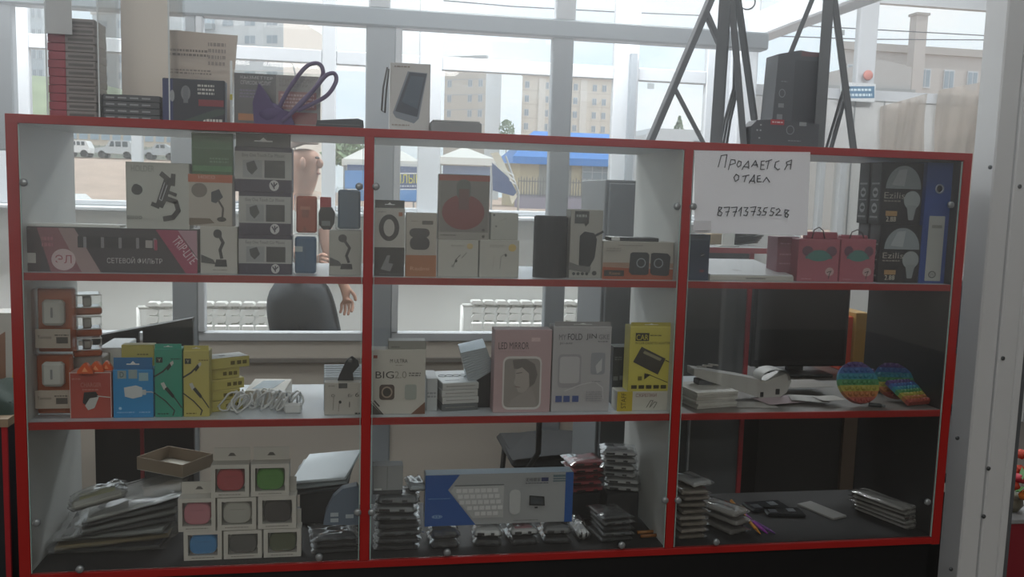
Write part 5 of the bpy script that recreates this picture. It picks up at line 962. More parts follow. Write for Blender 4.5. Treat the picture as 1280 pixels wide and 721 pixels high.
def cable(rect, label, cols, z=Z2):
    x0, y0, x1, y1 = rect; X_ = lambda t: x0+(x1-x0)*t; Y_ = lambda t: y0+(y1-y0)*t
    return B('cable_carton', label, 'box', rect, YF, .04, cols[0], [('r', X_(.06), Y_(.12), X_(.3), Y_(.2), '#26312e'), ('t', X_(.12), Y_(.14), X_(.24), Y_(.185), 'Y', '#b8b49a'), ('bars', X_(.6), Y_(.13), X_(.95), Y_(.16), 1, cols[2]), ('l', [(X_(0), Y_(.4)), (X_(.3), Y_(.33)), (X_(.45), Y_(.27))], 2.2, '#3a3f3c'), ('p', [(X_(.42), Y_(.27)), (X_(.56), Y_(.2)), (X_(.62), Y_(.25)), (X_(.48), Y_(.32))], '#2f3432'), ('p', [(X_(.56), Y_(.2)), (X_(.68), Y_(.17)), (X_(.7), Y_(.21)), (X_(.62), Y_(.25))], '#b8bab4'), ('p', [(X_(.22), Y_(.5)), (X_(.34), Y_(.48)), (X_(.44), Y_(.56)), (X_(.34), Y_(.6))], '#b8bab4'), ('p', [(X_(.36), Y_(.58)), (X_(.46), Y_(.55)), (X_(.72), Y_(.68)), (X_(.66), Y_(.72))], '#2f3432'), ('l', [(X_(.7), Y_(.7)), (X_(.88), Y_(.8)), (X_(.98), Y_(.86))], 1.4, '#3a3f3c'), ('l', [(X_(0), Y_(.64)), (X_(.4), Y_(.76)), (X_(.72), Y_(.9)), (X_(.66), Y_(.97))], 1.5, '#3a3f3c'), ('bars', X_(.1), Y_(.93), X_(.5), Y_(.96), 1, cols[2])], z=z, tab=(6, cols[1]))
cable((193, 436, 228, 527), 'green cable carton with a grey USB plug picture', ('#36907a', '#329882', '#20463c'))
cable((229, 438, 262, 526), 'yellow cable carton with a grey USB plug picture, in front of the yellow pile', ('#b8ae62', '#bab05e', '#6b5f22'))
z = Z2; YL = M('#b8ae62', .4)
for i in range(5):
    h = (at(285, 446, .09).z-Z2)/5; mb = MB(); w = (.046, .044, .047, .044, .052)[i]; d = .03
    mb.box(-w, w, -d, d, 0, h-.0006, YL, .0012)
    prints(mb, [('r', a_, 1.2, a_+1, 2.6, '#5d5420') for a_ in (5.5, 7, 8.3)]+[('l', [(.3, 3.8), (9.7, 3.8)], .3, '#d0c478')], lambda a, b: ((a/10-.5)*2*w, h*b/4), -d-.0004)
    if i == 4: mb.poly([(-w+.002, -d+.002, h), (w-.002, -d+.002, h), (w-.002, d-.002, h), (-w+.002, d-.002, h)], M('#d0d1cc', .4)); mb.box(-w*.2, w*.05, -.006, .006, h, h+.0005, M('#8d9092', .4))
    p = at((274, 272, 275, 271, 279)[i], 500, .10)
    tag(mb.build('cable_carton', None, (p.x, .108, z), (0, 0, math.radians((27, 24, 30, 26, 30)[i]))), f'yellow flat cable carton, {ORD[4-i]} of the leaning yellow pile', 'box', 'pile of yellow cable cartons'); z += h
o = MB(); A = at(306, 500, .14); C = at(356, 500, .14); w = (C.x-A.x)/2; h = at(340, 481, .10).z-Z2
o.box(-w, w, 0, .14, 0, .034, M('#b9b1a4', .4), .001)
o.poly([(-w+.002, .002, .0344), (w-.002, .002, .0344), (w-.002, .138, .0344), (-w+.002, .138, .0344)], M('#d0cec6', .35)); o.poly([(-w*.75, .02, .0348), (w*.35, .03, .0348), (w*.7, .125, .0348), (-w*.45, .115, .0348)], M('#8d9ea8', .25))
tag(o.build('phone_carton', None, ((A.x+C.x)/2, .14, Z2), (0, 0, math.radians(-3))), 'white phone carton lying flat with a tilted phone picture on its lid', 'box')
# heap of white chargers and cables
rng = random.Random(11); CW_ = M('#c6c8c8', .35)
for i, (cx_, cy, lb) in enumerate(((366, 513, 'white plug charger lying at the right of the white cable heap, nearest the earphone carton'), (353, 508, 'white plug charger lying in the middle right of the white cable heap'), (300, 519, 'white plug charger at the left of the cable heap, by the yellow pile'))):
    p = at(cx_, cy, .05+.02*i); o = empty('plug_charger', lb, 'charger', (p.x, .045+.035*i, Z2), rng.uniform(-.6, .6))
    MB().box(-.020, .020, 0, .026, .0, .024, CW_, .004).build('charger_body', o); m_ = MB()
    for s in (-1, 1): m_.tube([(s*.009, .013, .024), (s*.009, .013, .041)], .0023, M('#9fa3a6', .3, .8), 8)
    m_.build('pins', o)
for i in range(9):
    cx_ = 282+i*10.5; p = at(cx_, 515, .05); x = p.x; R_ = rng.uniform(.014, .026); y = rng.uniform(.055, .11); path = []; ph0 = rng.uniform(0, 6)
    n = 26
    for k in range(n):
        t = k/(n-1)*6.28*1.7; path.append((R_*math.cos(t+ph0)*(1+.3*math.sin(2.3*t)), R_*.75*math.sin(t+ph0), .003+.021*(1+math.sin(1.3*t+ph0))+.004*k/n))
    mb = MB(); mb.tube(path, .0024, CW_, 6); mb.box(path[-1][0]-.004, path[-1][0]+.004, path[-1][1]-.009, path[-1][1]+.009, path[-1][2]-.003, path[-1][2]+.003, CW_, .001)
    tag(mb.build('charging_cable', None, (x, y, Z2)), 'tangled white charging cable in the heap on the middle shelf', 'cable', 'tangled white charging cables')
o = B('earphone_carton', 'white earphone carton with wired earbuds picture and a 6, beside the first divider', 'box', (405, 478, 452, 523), YF, .03, '#b4b1aa', [('r', 423, 479, 434, 486, '#4f5152'), ('t', 444, 492, 449, 498, '6', '#5c5a56'), ('t', 435, 494, 441, 498, 'Er', '#6d6a66'), ('o', 416, 496, 2.4, 2, .8, '#6d6c68'), ('l', [(417, 498), (416, 516)], .8, '#85837e'), ('e', 425, 505, 1.8, 2.2, '#2e2f31'), ('l', [(424, 506), (423, 518)], .8, '#85837e'), ('l', [(437, 505), (437, 512)], .9, '#2e2f31'), ('bars', 444, 519, 452, 523, 1, '#3c3c3c'), ('bars', 410, 481, 419, 484, 1, '#98958e')], z=Z2)
for i in range(6):
    y = .065+.020*i; mb = MB(); A = at(405, 470, y); C = at(452, 470, y); w = (C.x-A.x)/2; h = at(430, 482-4.5*i, y).z-Z2 if i else at(430, 479, y).z-Z2
    h = .084+.0015*i; mb.box(-w, w, 0, .0185, 0, h, M('#b9c0c6', .35), .001); mb.box(-w-.0004, -w, .002, .0165, .002, h*.7, M('#2f6f9c', .4)); mb.poly([(-w+.004, .003, h+.0003), (w-.004, .003, h+.0003), (w-.004, .0155, h+.0003), (-w+.004, .0155, h+.0003)], M('#8f9aa4', .3))
    tag(mb.build('earphone_carton', None, ((A.x+C.x)/2, y, Z2)), f'upright blue-white earphone carton, {["first","second","third","fourth","fifth","sixth"][i]} in the row behind the carton marked 6', 'box', 'row of blue-white earphone cartons')
bc = MB(); q = lambda x, y: at(x, y, .052)-V3((at(436, 479, .052).x, .05, top(o)))
bc.prism([(q(*p).x, max(.0003, q(*p).z)) for p in ((422, 479), (424, 469), (433, 450), (440, 445), (448, 451), (449, 457), (441, 466), (442, 479))], 0, .009, M('#26292d', .45)); c_ = q(438, 449); bc.lathe([(.005, 0), (.005, .0006)], M('#6d7072', .4), 14, Matrix.Translation((c_.x, -.0001, c_.z-.002)) @ Matrix.Rotation(math.pi/2, 4, 'X'))
tag(bc.build('phone_case', None, (at(436, 479, .052).x, .05, top(o))), 'black phone case leaning on top of the earphone carton marked 6', 'case')
# ================================================================== SHELF TWO, MIDDLE COLUMN
bb = B('watch_carton', 'white smart watch carton printed BIG 2.0 with a square watch picture', 'box', (463, 437, 532, 521), YF, .05, '#bdbab2', [('t', 487, 449, 509, 454, 'M ULTRA', '#4a4844'), ('t', 469, 465, 492, 474, 'BIG', '#33322f'), ('t', 493, 465, 508, 474, '2.0', '#8b8880'), ('bars', 511, 466, 526, 472, 2, '#6d6b66'), ('r', 466, 444, 471, 448, '#8d4a3c'), ('rr', 474, 482, 493, 502, 4, '#4d423c'), ('o', 483.5, 492, 7, 7.5, 1.8, '#96877a'), ('e', 483.5, 492, 4.5, 5, '#33302d'), ('rr', 506, 482, 521, 502, 3, '#9aa09a'), ('p', [(463, 505), (478, 521), (463, 521)], '#4a4642'), ('p', [(532, 505), (532, 521), (514, 521)], '#6b4a3a'), ('p', [(463, 503), (464, 503), (480, 521), (478, 521)], '#2c2a28'), ('bars', 494, 456, 504, 458, 1, '#9b988f'), ('l', [(468, 503), (474, 510)], 1.6, '#2f2c2a')], z=Z2)
B('small_carton', 'small grey-fronted carton lying on the BIG 2.0 watch carton', 'box', (485, 426, 533, 439), YF+.006, .04, '#8a8a84', [('bars', 489, 434, 500, 437, 1, '#5e5d58')], z=top(bb), top='#c9cccb')
B('white_carton', 'small white carton between the BIG 2.0 carton and the leaning white pile', 'box', (533, 473, 547, 511), .055, .10, '#b0b4b6', [('bars', 534, 488, 545, 496, 2, '#8b8e90')], z=Z2)
z = Z2+.0005
for i in range(4):
    A = at(551, 505, .07); C = at(597, 505, .07); w = (C.x-A.x)/2; h = .0165; mb = MB(); mb.box(-w, w, 0, .15, 0, h, M('#b4b5b3' if i else '#5d6264', .4), .001)
    prints(mb, [('bars', -40, 2, 40, 3.4, 1, '#8a8784')], lambda a, b: (a/50*w, b/5*h))
    if i == 3:
        mb.poly([(-w+.002, .002, h+.0003), (w-.002, .002, h+.0003), (w-.002, .148, h+.0003), (-w+.002, .148, h+.0003)], M('#c4c9cb', .35))
        for k in range(4): mb.tube([(-w*.6+w*.4*k+.010*math.cos(t*.7854), .085+.012*math.sin(t*.7854), h+.0004) for t in range(8)], .0012, M('#6d7478', .4), 5, closed=True)
        mb.box(-w*.7, w*.1, .03, .036, h, h+.0006, M('#6d7478', .4))
    tag(mb.build('white_carton', None, ((A.x+C.x)/2+.002*(i % 2), .055+.002*i, z), (0, 0, math.radians(8))), f'flat white carton, {ORD[3-i]} of the low pile beside the foil-topped carton', 'box', 'low pile of flat white cartons'); z += h+.0006
o = empty('foil_top_carton', 'dark carton with a silver foil lid tilted against the pink mirror carton', 'box', (at(597, 520, .08).x, .085, Z2)); q = lambda x, y: at(x, y, .085)-V3(o.location)
m_ = MB(); P2 = [(588, 480), (617, 462), (617, 521), (597, 521)]; m_.prism([(q(*p).x, max(.0004, q(*p).z)) for p in P2], 0, .08, M('#25282c', .4)); m_.build('body', o)
m_ = MB(); a, b, c, d = [q(*p) for p in ((576, 441), (608, 434), (618, 463), (586, 480))]
m_.add([a, b, c, d, a+V3((0, .07, .01)), b+V3((0, .07, .01)), c+V3((0, .07, 0)), d+V3((0, .07, 0))], [(0, 1, 2, 3), (4, 5, 6, 7), (0, 1, 5, 4), (1, 2, 6, 5), (2, 3, 7, 6), (3, 0, 4, 7)], M('#b9c4cc', .25, .5)); 
for k in range(1, 12): m_.tube([a+(d-a)*k/12-V3((0, .0006, 0)), b+(c-b)*k/12-V3((0, .0006, 0))], .0006, M('#87929a', .3, .5), 4)
m_.build('foil_lid', o)
LM = B('mirror_carton', 'pink LED MIRROR carton with a pale portrait picture', 'box', (617, 412, 689, 519), YF, .05, '#b39a9c', [('t', 622, 428, 660, 437, 'LED MIRROR', '#4a4044'), ('r', 663, 422, 674, 427, '#cdb4b6'), ('bars', 624, 439, 658, 441, 1, '#a88f92'), ('rr', 628, 446, 677, 515, 8, '#c9c6c4'), ('rr', 630, 449, 675, 512, 6, '#8f8a86'), ('p', [(640, 451), (656, 449), (668, 456), (672, 470), (668, 482), (662, 486), (660, 470), (650, 462), (642, 462)], '#6f6a68'), ('p', [(644, 464), (652, 460), (661, 468), (662, 484), (656, 494), (648, 492), (645, 484), (642, 480), (644, 474)], '#a39c97'), ('l', [(645, 468), (652, 467)], 1, '#6a6462'), ('l', [(644, 485), (650, 486)], 1.1, '#7d6a68'), ('p', [(652, 494), (664, 486), (670, 500), (672, 511), (636, 511), (640, 502)], '#97918d')], z=Z2)
B('mirror_carton', 'tall white folding mirror carton printed MYFOLD JIN', 'box', (690, 408, 763, 517), YF, .05, '#acabad', [('t', 697, 418, 706, 425, 'MY', '#6d6c70'), ('t', 708, 417, 726, 425, 'FOLD', '#3c3b3e'), ('t', 731, 417, 744, 425, 'JIN', '#3c3b3e'), ('t', 747, 418, 760, 424, 'GKE', '#78777b'), ('t', 698, 428, 714, 431, 'JC-632', '#4c4b50'), ('bars', 746, 426, 758, 428, 1, '#6d6c70'), ('rr', 697, 443, 726, 486, 5, '#9c9b9e'), ('rr', 699, 446, 724, 480, 4, '#b5b4b6'), ('rr', 738, 441, 756, 469, 3, '#94979c'), ('p', [(744, 458), (752, 448), (752, 464), (746, 468)], '#b8b9bb'), ('l', [(706, 490), (726, 482), (744, 478), (754, 486), (755, 500)], 1.2, '#c0bfc1'), ('r', 695, 496, 703, 504, '#4a5a8c'), ('r', 705, 496, 713, 504, '#4a5a8c'), ('r', 716, 496, 724, 504, '#4a5a8c'), ('bars', 733, 490, 754, 504, 5, '#9a999d'), ('bars', 740, 477, 752, 479, 1, '#8a898d')], z=Z2, tab=(6, '#8d8c8e'))
B('dark_carton', 'dark carton with small pale marks behind the yellow carton, right of the MYFOLD carton', 'box', (765, 434, 789, 517), .10, .05, '#3b3f44', [('bars', 767, 447, 776, 453, 2, '#6f7478'), ('r', 766, 476, 772, 482, '#6f7478'), ('r', 774, 475, 781, 481, '#6f7478')], z=Z2, top='#c4c9cb')
sf = B('staples_carton', 'yellow and white STAFF paper clip carton under the yellow CAR carton', 'box', (771, 489, 838, 517), YF, .05, '#b9b7ad', [('r', 771, 489, 790, 517, '#b3a032'), ('t', 768, 499, 790, 505, 'STAFF', '#4a421c', -90), ('t', 794, 492, 820, 497, 'СКРЕПКИ', '#7a4a50'), ('l', [(808, 512), (813, 502), (816, 502), (812, 512), (818, 504), (821, 505), (817, 513)], .8, '#55544f')], z=Z2)
B('adapter_carton', 'yellow CAR carton with a black cassette adapter picture on the paper clip carton', 'box', (786, 408, 839, 489), YF, .045, '#c2b854', [('r', 793, 416, 810, 426, '#2c2b22'), ('t', 794, 418, 809, 425, 'CAR', '#c4b84a'), ('bars', 811, 418, 826, 420, 1, '#5a5420'), ('t', 793, 427, 837, 430, 'IN CAR CASSETTE ADAPTER', '#57511f'), ('p', [(801, 433), (832, 448), (823, 468), (791, 452)], '#3d3b36'), ('p', [(805, 438), (827, 448), (825, 451), (803, 441)], '#8c8870'), ('l', [(832, 450), (839, 453)], 1, '#2c2b22'), ('p', [(806, 466), (814, 468), (806, 474)], '#2c2b22'), ('l', [(812, 468), (836, 478)], .8, '#2c2b22'), ('r', 798, 470, 803, 475, '#6b6428')]+[('r', 790+9.3*i, 481, 797+9.3*i, 485.5, '#3a3720') for i in range(5)], z=top(sf), tab=(5, '#a89d36'))
# ================================================================== SHELF TWO, RIGHT COLUMN
rng = random.Random(5); z = Z2+.0005
for i in range(6):
    A = at(866, 508, .06); C = at(921, 508, .06); w = (C.x-A.x)/2; h = .0068; mb = MB(); mb.box(-w, w, 0, .13, 0, h, M('#b5b3ac' if i % 2 else '#a8a69f', .5), .0006)
    tag(mb.build('card_pack', None, ((A.x+C.x)/2+rng.uniform(-.003, .003), .045+rng.uniform(0, .004), z), (0, 0, math.radians(10+rng.uniform(-3, 3)))), f'flat white card sleeve, {ORD[5-i]} of the pile under the curled white holder', 'card', 'pile of white card sleeves'); z += h+.0004
bk = MB(); A = at(852, 468, .25); C = at(905, 468, .25); bk.box(A.x, C.x, .22, .35, Z2, Z2+.014, M('#8fa0b4', .35), .001); bk.box(A.x+.004, C.x-.02, .225, .345, Z2+.014, Z2+.021, M('#b9c0c4', .35), .001)
tag(bk.build('pale_blue_box'), 'flat pale blue box lying at the back beside the second divider', 'box')
# long white holder with a curled strap
o = empty('white_headset', 'long tapering white plastic holder with a curled white band at its right end', 'holder', (at(930, 490, .12).x, .12, Z2)); q = lambda x, y, dy=0: at(x, y, .12+dy)-V3(o.location)
lift = .0; W2 = M('#a9a8a4', .4)
zb = q(960, 492).z
m_ = MB(); P2 = [(868, 452), (930, 462), (958, 468), (984, 458), (990, 468), (984, 482), (972, 490), (958, 491), (880, 466), (868, 461)]
m_.prism([(q(*p).x, q(*p).z-zb+.001) for p in P2], 0, .05, W2); a = q(940, 484).z
m_.box(q(951, 480).x, q(955, 480).x, -.0008, 0, q(953, 487).z-zb, q(953, 481).z-zb, M('#26282a')); m_.box(q(970, 480).x, q(975, 480).x, -.0008, 0, q(972, 484).z-zb, q(972, 477).z-zb, M('#26282a')); m_.build('body', o)
for k in range(3):
    m_ = MB(); m_.box(-.018, .018, 0, .008, 0, .004, W2, .001); s_ = m_.build('slat', o); p = q(880+10*k, 453); s_.location = (p.x, .008+.014*k, p.z-zb+.0035); s_.rotation_euler = (0, math.radians(9), .5)
m_ = MB()
def band(u, v):
    t = -.2+u*3.5; c = q(968, 464); R_ = .040
    return (c.x-R_*1.15*math.cos(t)*.9, -.012+.055*v, c.z-zb+R_*.62*math.sin(t)+.002)
m_.grid(band, 20, 3, W2); m_.grid(lambda u, v: tuple(V3(band(u, v))*1.0+V3((0, 0, -.0022))), 20, 3, W2); m_.build('curled_band', o)
# a base so that the raised left end of the holder is carried
sb = MB(); A = q(872, 466); sb.box(-.02, .02, .005, .045, 0, A.z-zb-.0015, M('#55585b', .5), .002); sb.build('foot', o, (q(884, 466).x, 0, 0))
# loose papers and envelopes on the right shelf
z = Z2+.0004; rng = random.Random(3)
for i, (px_, y, w, d, r, cl_, lb) in enumerate(((952, .035, .11, .06, -6, '#a8a5a0', 'pale envelope nearest the shelf edge right of the card pile'), (985, .055, .12, .08, 12, '#b09fa4', 'pinkish white envelope in the middle of the right shelf'), (1022, .05, .10, .07, -20, '#9c9a97', 'grey white paper slip left of the rainbow popper'), (1045, .04, .07, .05, 8, '#a6a39e', 'small pale paper slip touching the rainbow popper'), (1010, .17, .16, .10, 4, '#86807a', 'wide brownish grey paper sheet at the back of the right shelf'))):
    p = at(px_, 500, y); mb = MB(); mb.grid(lambda u, v: ((u-.5)*w, (v-.5)*d+.0, .0008+.004*math.sin(math.pi*u)*math.sin(3*v)), 8, 6, M(cl_, .6)); mb.box(-w/2, w/2, -d/2, d/2, 0, .0006, M(cl_, .6))
    tag(mb.build('paper_slip', None, (p.x, y+d/2+.01, z), (0, 0, math.radians(r))), lb, 'paper', 'papers on the right middle shelf'); z += .0052
# rainbow pop toys
RB = ['#4f3a70', '#35578c', '#2a7486', '#3f7a4a', '#948a38', '#9a6034', '#8f3e34']
def popper(label, px_, py_, rpx, Y, tilt, shape=0, z=Z2, rz=0.):
    c = at(px_, py_, Y); R_ = rpx/FPX*(Y+2.15)*1.02; o = MB(); n = 7; th = .012
    for k in range(n):
        v0 = 1-2*k/n; v1 = 1-2*(k+1)/n; up_ = []; dn = []
        for s in range(9):
            v = v0+(v1-v0)*s/8; hw_ = math.sqrt(max(0, 1-v*v)) if shape == 0 else (1 if shape == 1 else max(0, min(1, 1.15-abs(v))))
            up_.append((-R_*hw_, R_*v)); dn.append((R_*hw_, R_*v))
        pts_ = up_+dn[::-1]
        o.prism(pts_, 0, th, M(RB[k], .5))
        vm = (v0+v1)/2; hw_ = math.sqrt(max(0, 1-vm*vm)) if shape == 0 else .9; m__ = max(2, int(hw_*7))
        for b in range(m__):
            x = R_*hw_*.86*((b+.5)/m__*2-1); o.blob((x, 0, R_*vm), (R_/n*.78, R_*.10, R_/n*.78), M(RB[k], .45), 10, 6)
    ob = o.build('pop_toy', None, None, (math.radians(tilt), 0, rz)); H = R_*math.cos(math.radians(abs(tilt)))
    bl_ = R_*.10*math.cos(math.radians(90-abs(tilt)))
    ob.location = (c.x, Y, z+H+.004+th*abs(math.sin(math.radians(tilt)))); tag(ob, label, 'toy', 'rainbow popper toys'); return ob
popper('round rainbow bubble popper leaning upright, leftmost of the poppers on the right shelf', 1073, 487, 28, .07, -28)
popper('round rainbow bubble popper lying back, behind and right of the round upright one', 1118, 485, 26, .13, -42, 0, rz=-.2)
popper('square rainbow popper lying almost flat near the dark right panel', 1137, 498, 22, .075, -62, 1, rz=.25)
popper('octagonal rainbow popper lying almost flat at the back of the right shelf', 1098, 462, 28, .26, -78, 2, rz=.1)
mb = MB(); mb.tube([(0, 0, .006), (.028, -.016, .006)], .0052, M('#3a3d40', .4), 10); mb.tube([(.028, -.016, .006), (.036, -.0205, .006)], .0036, M('#6d7072', .3, .5), 10)
p = at(1090, 502, .03); tag(mb.build('small_torch', None, (p.x, .045, Z2)), 'small dark pen torch lying in front of the rainbow poppers', 'torch')
# ================================================================== BOTTOM, LEFT COLUMN
def silicone(rect, z, colr, label, flap=None, Y=YF):
    x0, y0, x1, y1 = rect; xm, ym = (x0+x1)/2, (y0+y1)/2
    o = empty('case_carton', label, 'box', (at(xm, ym, Y).x, Y, z), 0, 'white window cartons with coloured earbud cases'); w = (at(x1, ym, Y).x-at(x0, ym, Y).x)/2-.0012; h = at(xm, y0, Y).z-z; d = .04
    wx, z0, z1 = w*.78, h*.16, h*.88
    fm = MB(); C_ = M('#bdbab3', .5)
    fm.box(-w, -wx, 0, d, 0, h, C_); fm.box(wx, w, 0, d, 0, h, C_); fm.box(-wx, wx, 0, d, 0, z0, C_); fm.box(-wx, wx, 0, d, z1, h, C_); fm.box(-wx, wx, d-.003, d, z0, z1, C_)
    prints(fm, [('bars', x0+(x1-x0)*.2, y1-(y1-y0)*.11, x0+(x1-x0)*.8, y1-(y1-y0)*.06, 1, '#7d7a74')], lambda a, b: ((a-xm)/(x1-x0)*2*w, (y1-b)/(y1-y0)*h)); fm.build('carton_frame', o)
    c = MB(); cx0, cx1, cz0, cz1 = -wx*.92, wx*.92, z0+.001, z1-.004; r = (cz1-cz0)*.36; pts_ = []
    for ax, az, t0 in ((cx1-r, cz0+r, 270), (cx1-r, cz1-r, 0), (cx0+r, cz1-r, 90), (cx0+r, cz0+r, 180)):
        for t in range(0, 91, 18): pts_.append((ax+r*math.cos(math.radians(t0+t)), az+r*math.sin(math.radians(t0+t))))
    ins = [(x*.93, (cz0+cz1)/2+(zz-(cz0+cz1)/2)*.9) for x, zz in pts_]; n = len(pts_)
    c.prism(pts_, .008, d-.004, M(colr, .6)); c.add([(x, .0045, zz) for x, zz in ins]+[(x, .008, zz) for x, zz in pts_], [tuple(range(n))]+[(i, (i+1) % n, (i+1) % n+n, i+n) for i in range(n)], M(colr, .6))
    lx = tuple(v*.72 for v in lin(colr)[:3]); c.box(-wx*.5, wx*.5, .0042, .0045, cz0+(cz1-cz0)*.66, cz0+(cz1-cz0)*.69, M(lx, .6)); c.build('earbud_case', o)
    g = MB(); g.box(-wx, wx, .001, .0016, z0, z1, ACRYL); g.build('clear_window', o)
    if flap:
        t = MB(); hh = at(xm, y0-flap, Y).z-z-h; t.box(-w*.95, w*.95, d-.004, d-.0025, h-.001, h+hh, C_); s = w*.22; t.poly([(-s, d-.0045, h+hh*.35), (-s*.4, d-.0045, h+hh*.6), (s*.4, d-.0045, h+hh*.6), (s, d-.0045, h+hh*.35)], M('#55534f')); t.build('hang_tab', o)
    o['_top'] = z+h; return o
s1 = silicone((229, 664, 278, 704), Z3, '#2f86c4', 'white window carton with a bright blue earbud case, bottom left of the stack of eight')
s2 = silicone((279, 663, 328, 703), Z3, '#54524f', 'white window carton with a dark grey earbud case, bottom middle of the stack of eight')
s3 = silicone((329, 661, 377, 701), Z3, '#4a5230', 'white window carton with an olive earbud case, bottom right of the stack of eight', 18)
zz = max(top(s1), top(s2), top(s3))+.0004
t1 = silicone((222, 623, 270, 664), zz, '#c87a86', 'white window carton with a pink earbud case, left of the middle row', 15)
t2 = silicone((271, 622, 321, 663), zz, '#b4b0a8', 'white window carton with a cream white earbud case, centre of the stack')
t3 = silicone((322, 620, 371, 661), zz, '#35302e', 'white window carton with a dark brown earbud case, right of the middle row', 18)
zz = max(top(t1), top(t2), top(t3))+.0004
silicone((263, 581, 312, 621), zz, '#b03a42', 'white window carton with a red earbud case, top left of the stack', 16)
silicone((313, 580, 362, 620), zz, '#4c8a32', 'white window carton with a green earbud case, top right of the stack', 16)
def crumple(w, d, h, seed, amp=.35, nu=16, nv=12):
    rng = random.Random(seed); ph = [rng.uniform(0, 6.28) for _ in range(8)]
    def zf(u, v): return (math.sin(u*11+ph[0]+4*v)+math.sin(v*13+ph[1]-5*u)+math.sin((u+v)*17+ph[2])*.7+abs(math.sin(u*7+v*9+ph[3]))*1.1)/3.8
    def topf(u, v):
        e = min(1, 6*min(u, 1-u), 6*min(v, 1-v)); return ((u-.5)*w*(1+.03*math.sin(v*20+ph[4])), (v-.5)*d*(1+.03*math.sin(u*18+ph[5])), h*(.45+.55*e*(1-amp+amp*zf(u, v))))
    return topf
def packet(label, group, x, y, z, w, d, h, colr, rz, seed, holes=True, name='case_packet', strip=None, film=FILM):
    """one wrapped phone case: the case inside, the film around it"""
    o = empty(name, label, 'packet', (x, y, z), rz, group)
    c = MB(); c.box(-w*.44, w*.44, -d*.44, d*.44, .0006, h*.62, M(colr, .45), h*.2)
    if holes:
        c.box(-w*.36, -w*.12, -d*.442, -d*.44, h*.2, h*.5, M('#15171a')); c.box(w*.1, w*.22, -d*.442, -d*.44, h*.22, h*.48, M('#15171a')); c.box(-w*.36, -w*.1, d*.14, d*.38, h*.62, h*.66, M('#2a2c2f', .3), .0)
    if strip: c.box(-w*.3, w*.3, -d*.3, d*.1, h*.62, h*.65, M(strip, .5))
    c.build('phone_case', o)
    f = MB(); tf = crumple(w, d, h, seed); f.grid(tf, 14, 12, film); f.grid(lambda u, v: (lambda p: (p[0], p[1], min(p[2], h*.42)*(.02 if 0.04 < u < .96 and .04 < v < .96 else .9)))(tf(u, v)), 14, 12, film); f.build('plastic_sleeve', o)
    return o
WD = {1: 'only packet'}
def pile(desc, group, px0, px1, pyt, pyb, Y, n, cols, d, rot0=0., jit=4., z=Z3, holes=True, shift=0., name='case_packet', strip=None, seed=1):
    rng = random.Random(seed); A = at(px0, (pyt+pyb)/2, Y).x; C = at(px1, (pyt+pyb)/2, Y).x; H = at((px0+px1)/2, pyt, Y+d*.5).z-z; h = H/n; w = (C-A)*.95
    for i in range(n):
        lb = desc.replace('@', ORD[n-1-i]) if n > 1 else desc
        packet(lb, group, (A+C)/2+rng.uniform(-.004, .004)+shift*(i-n/2), Y+d/2+rng.uniform(-.002, .003), z+i*h, w, d, h*.985, cols[i % len(cols)], math.radians(rot0+rng.uniform(-jit, jit)), seed*31+i, holes, name, strip)
    return z+H
# flat clear envelopes in the lower left corner
rng = random.Random(2)
EV = [('#3a3e40', 'dark sleeve'), ('#8f8262', 'tan sleeve'), ('#9aa09e', 'pale sleeve'), ('#4a4d4e', 'dark grey sleeve'), ('#8a8e8c', 'grey sleeve'), ('#5d6163', 'slate sleeve'), ('#a5a7a3', 'whitish sleeve')]
z = Z3
for i, (cl_, nm) in enumerate(EV):
    w = .29 if i < 4 else .245; A = at(134+8*i, 680, .11); h = .0155; 
    packet(f'flat clear {nm}, {ORD[6-i]} of the sloping pile beside the window cartons', 'flat clear sleeves in the lower left corner', at((130, 134, 138, 141, 150, 153, 156)[i], 690, .11).x+.012, .19, z+w/2*math.sin(math.radians((2, 4, 5.5, 7, 9, 10.5, 12)[i])), w, .23, h, cl_, math.radians((-4, 3, -6, 5, 9, 6, 11)[i]), 70+i, False, 'clear_sleeve').rotation_euler.y = -math.radians((2, 4, 5.5, 7, 9, 10.5, 12)[i]); z += (.012, .013, .013, .014, .014, .013, .016)[i]
zc = z
sb_ = MB(); sb_.box(-.06, .06, -.04, .04, 0, zc+.043-Z3, M('#2a2c2e', .6), .002); tag(sb_.build('black_carton', None, (at(200, 640, .31).x+.03, .325, Z3)), 'black carton under the open tan tray at the back', 'box')
# open tan carton tray on top of the sleeves at the back
A = at(164, 610, .24); C = at(262, 610, .24)
o = empty('open_tray', 'open tan cardboard tray lying at the back behind the clear sleeves', 'tray', ((A.x+C.x)/2, .30, zc+.045), math.radians(-32)); w, d, h, t = .075, .055, .034, .002; TN = M('#8a7a68', .7)
MB().box(-w, w, -d, d, 0, t, M('#b9b5aa', .7)).build('floor_panel', o)
for s in (-1, 1): MB().box(s*w-t/2, s*w+t/2, -d, d, t, h, TN).build('side_panel', o)
for s in (-1, 1): MB().box(-w+t, w-t, s*d-t/2, s*d+t/2, t, h, TN).build('end_panel', o)
p = at(122, 640, .12)
packet('crinkled clear bag with pale yellow contents on the pile of clear sleeves', None, p.x+.004, .125, zc+.026, .13, .09, .034, '#b4b6b0', math.radians(14), 91, False, 'clear_bag', '#b8b88a').rotation_euler.y = -.2
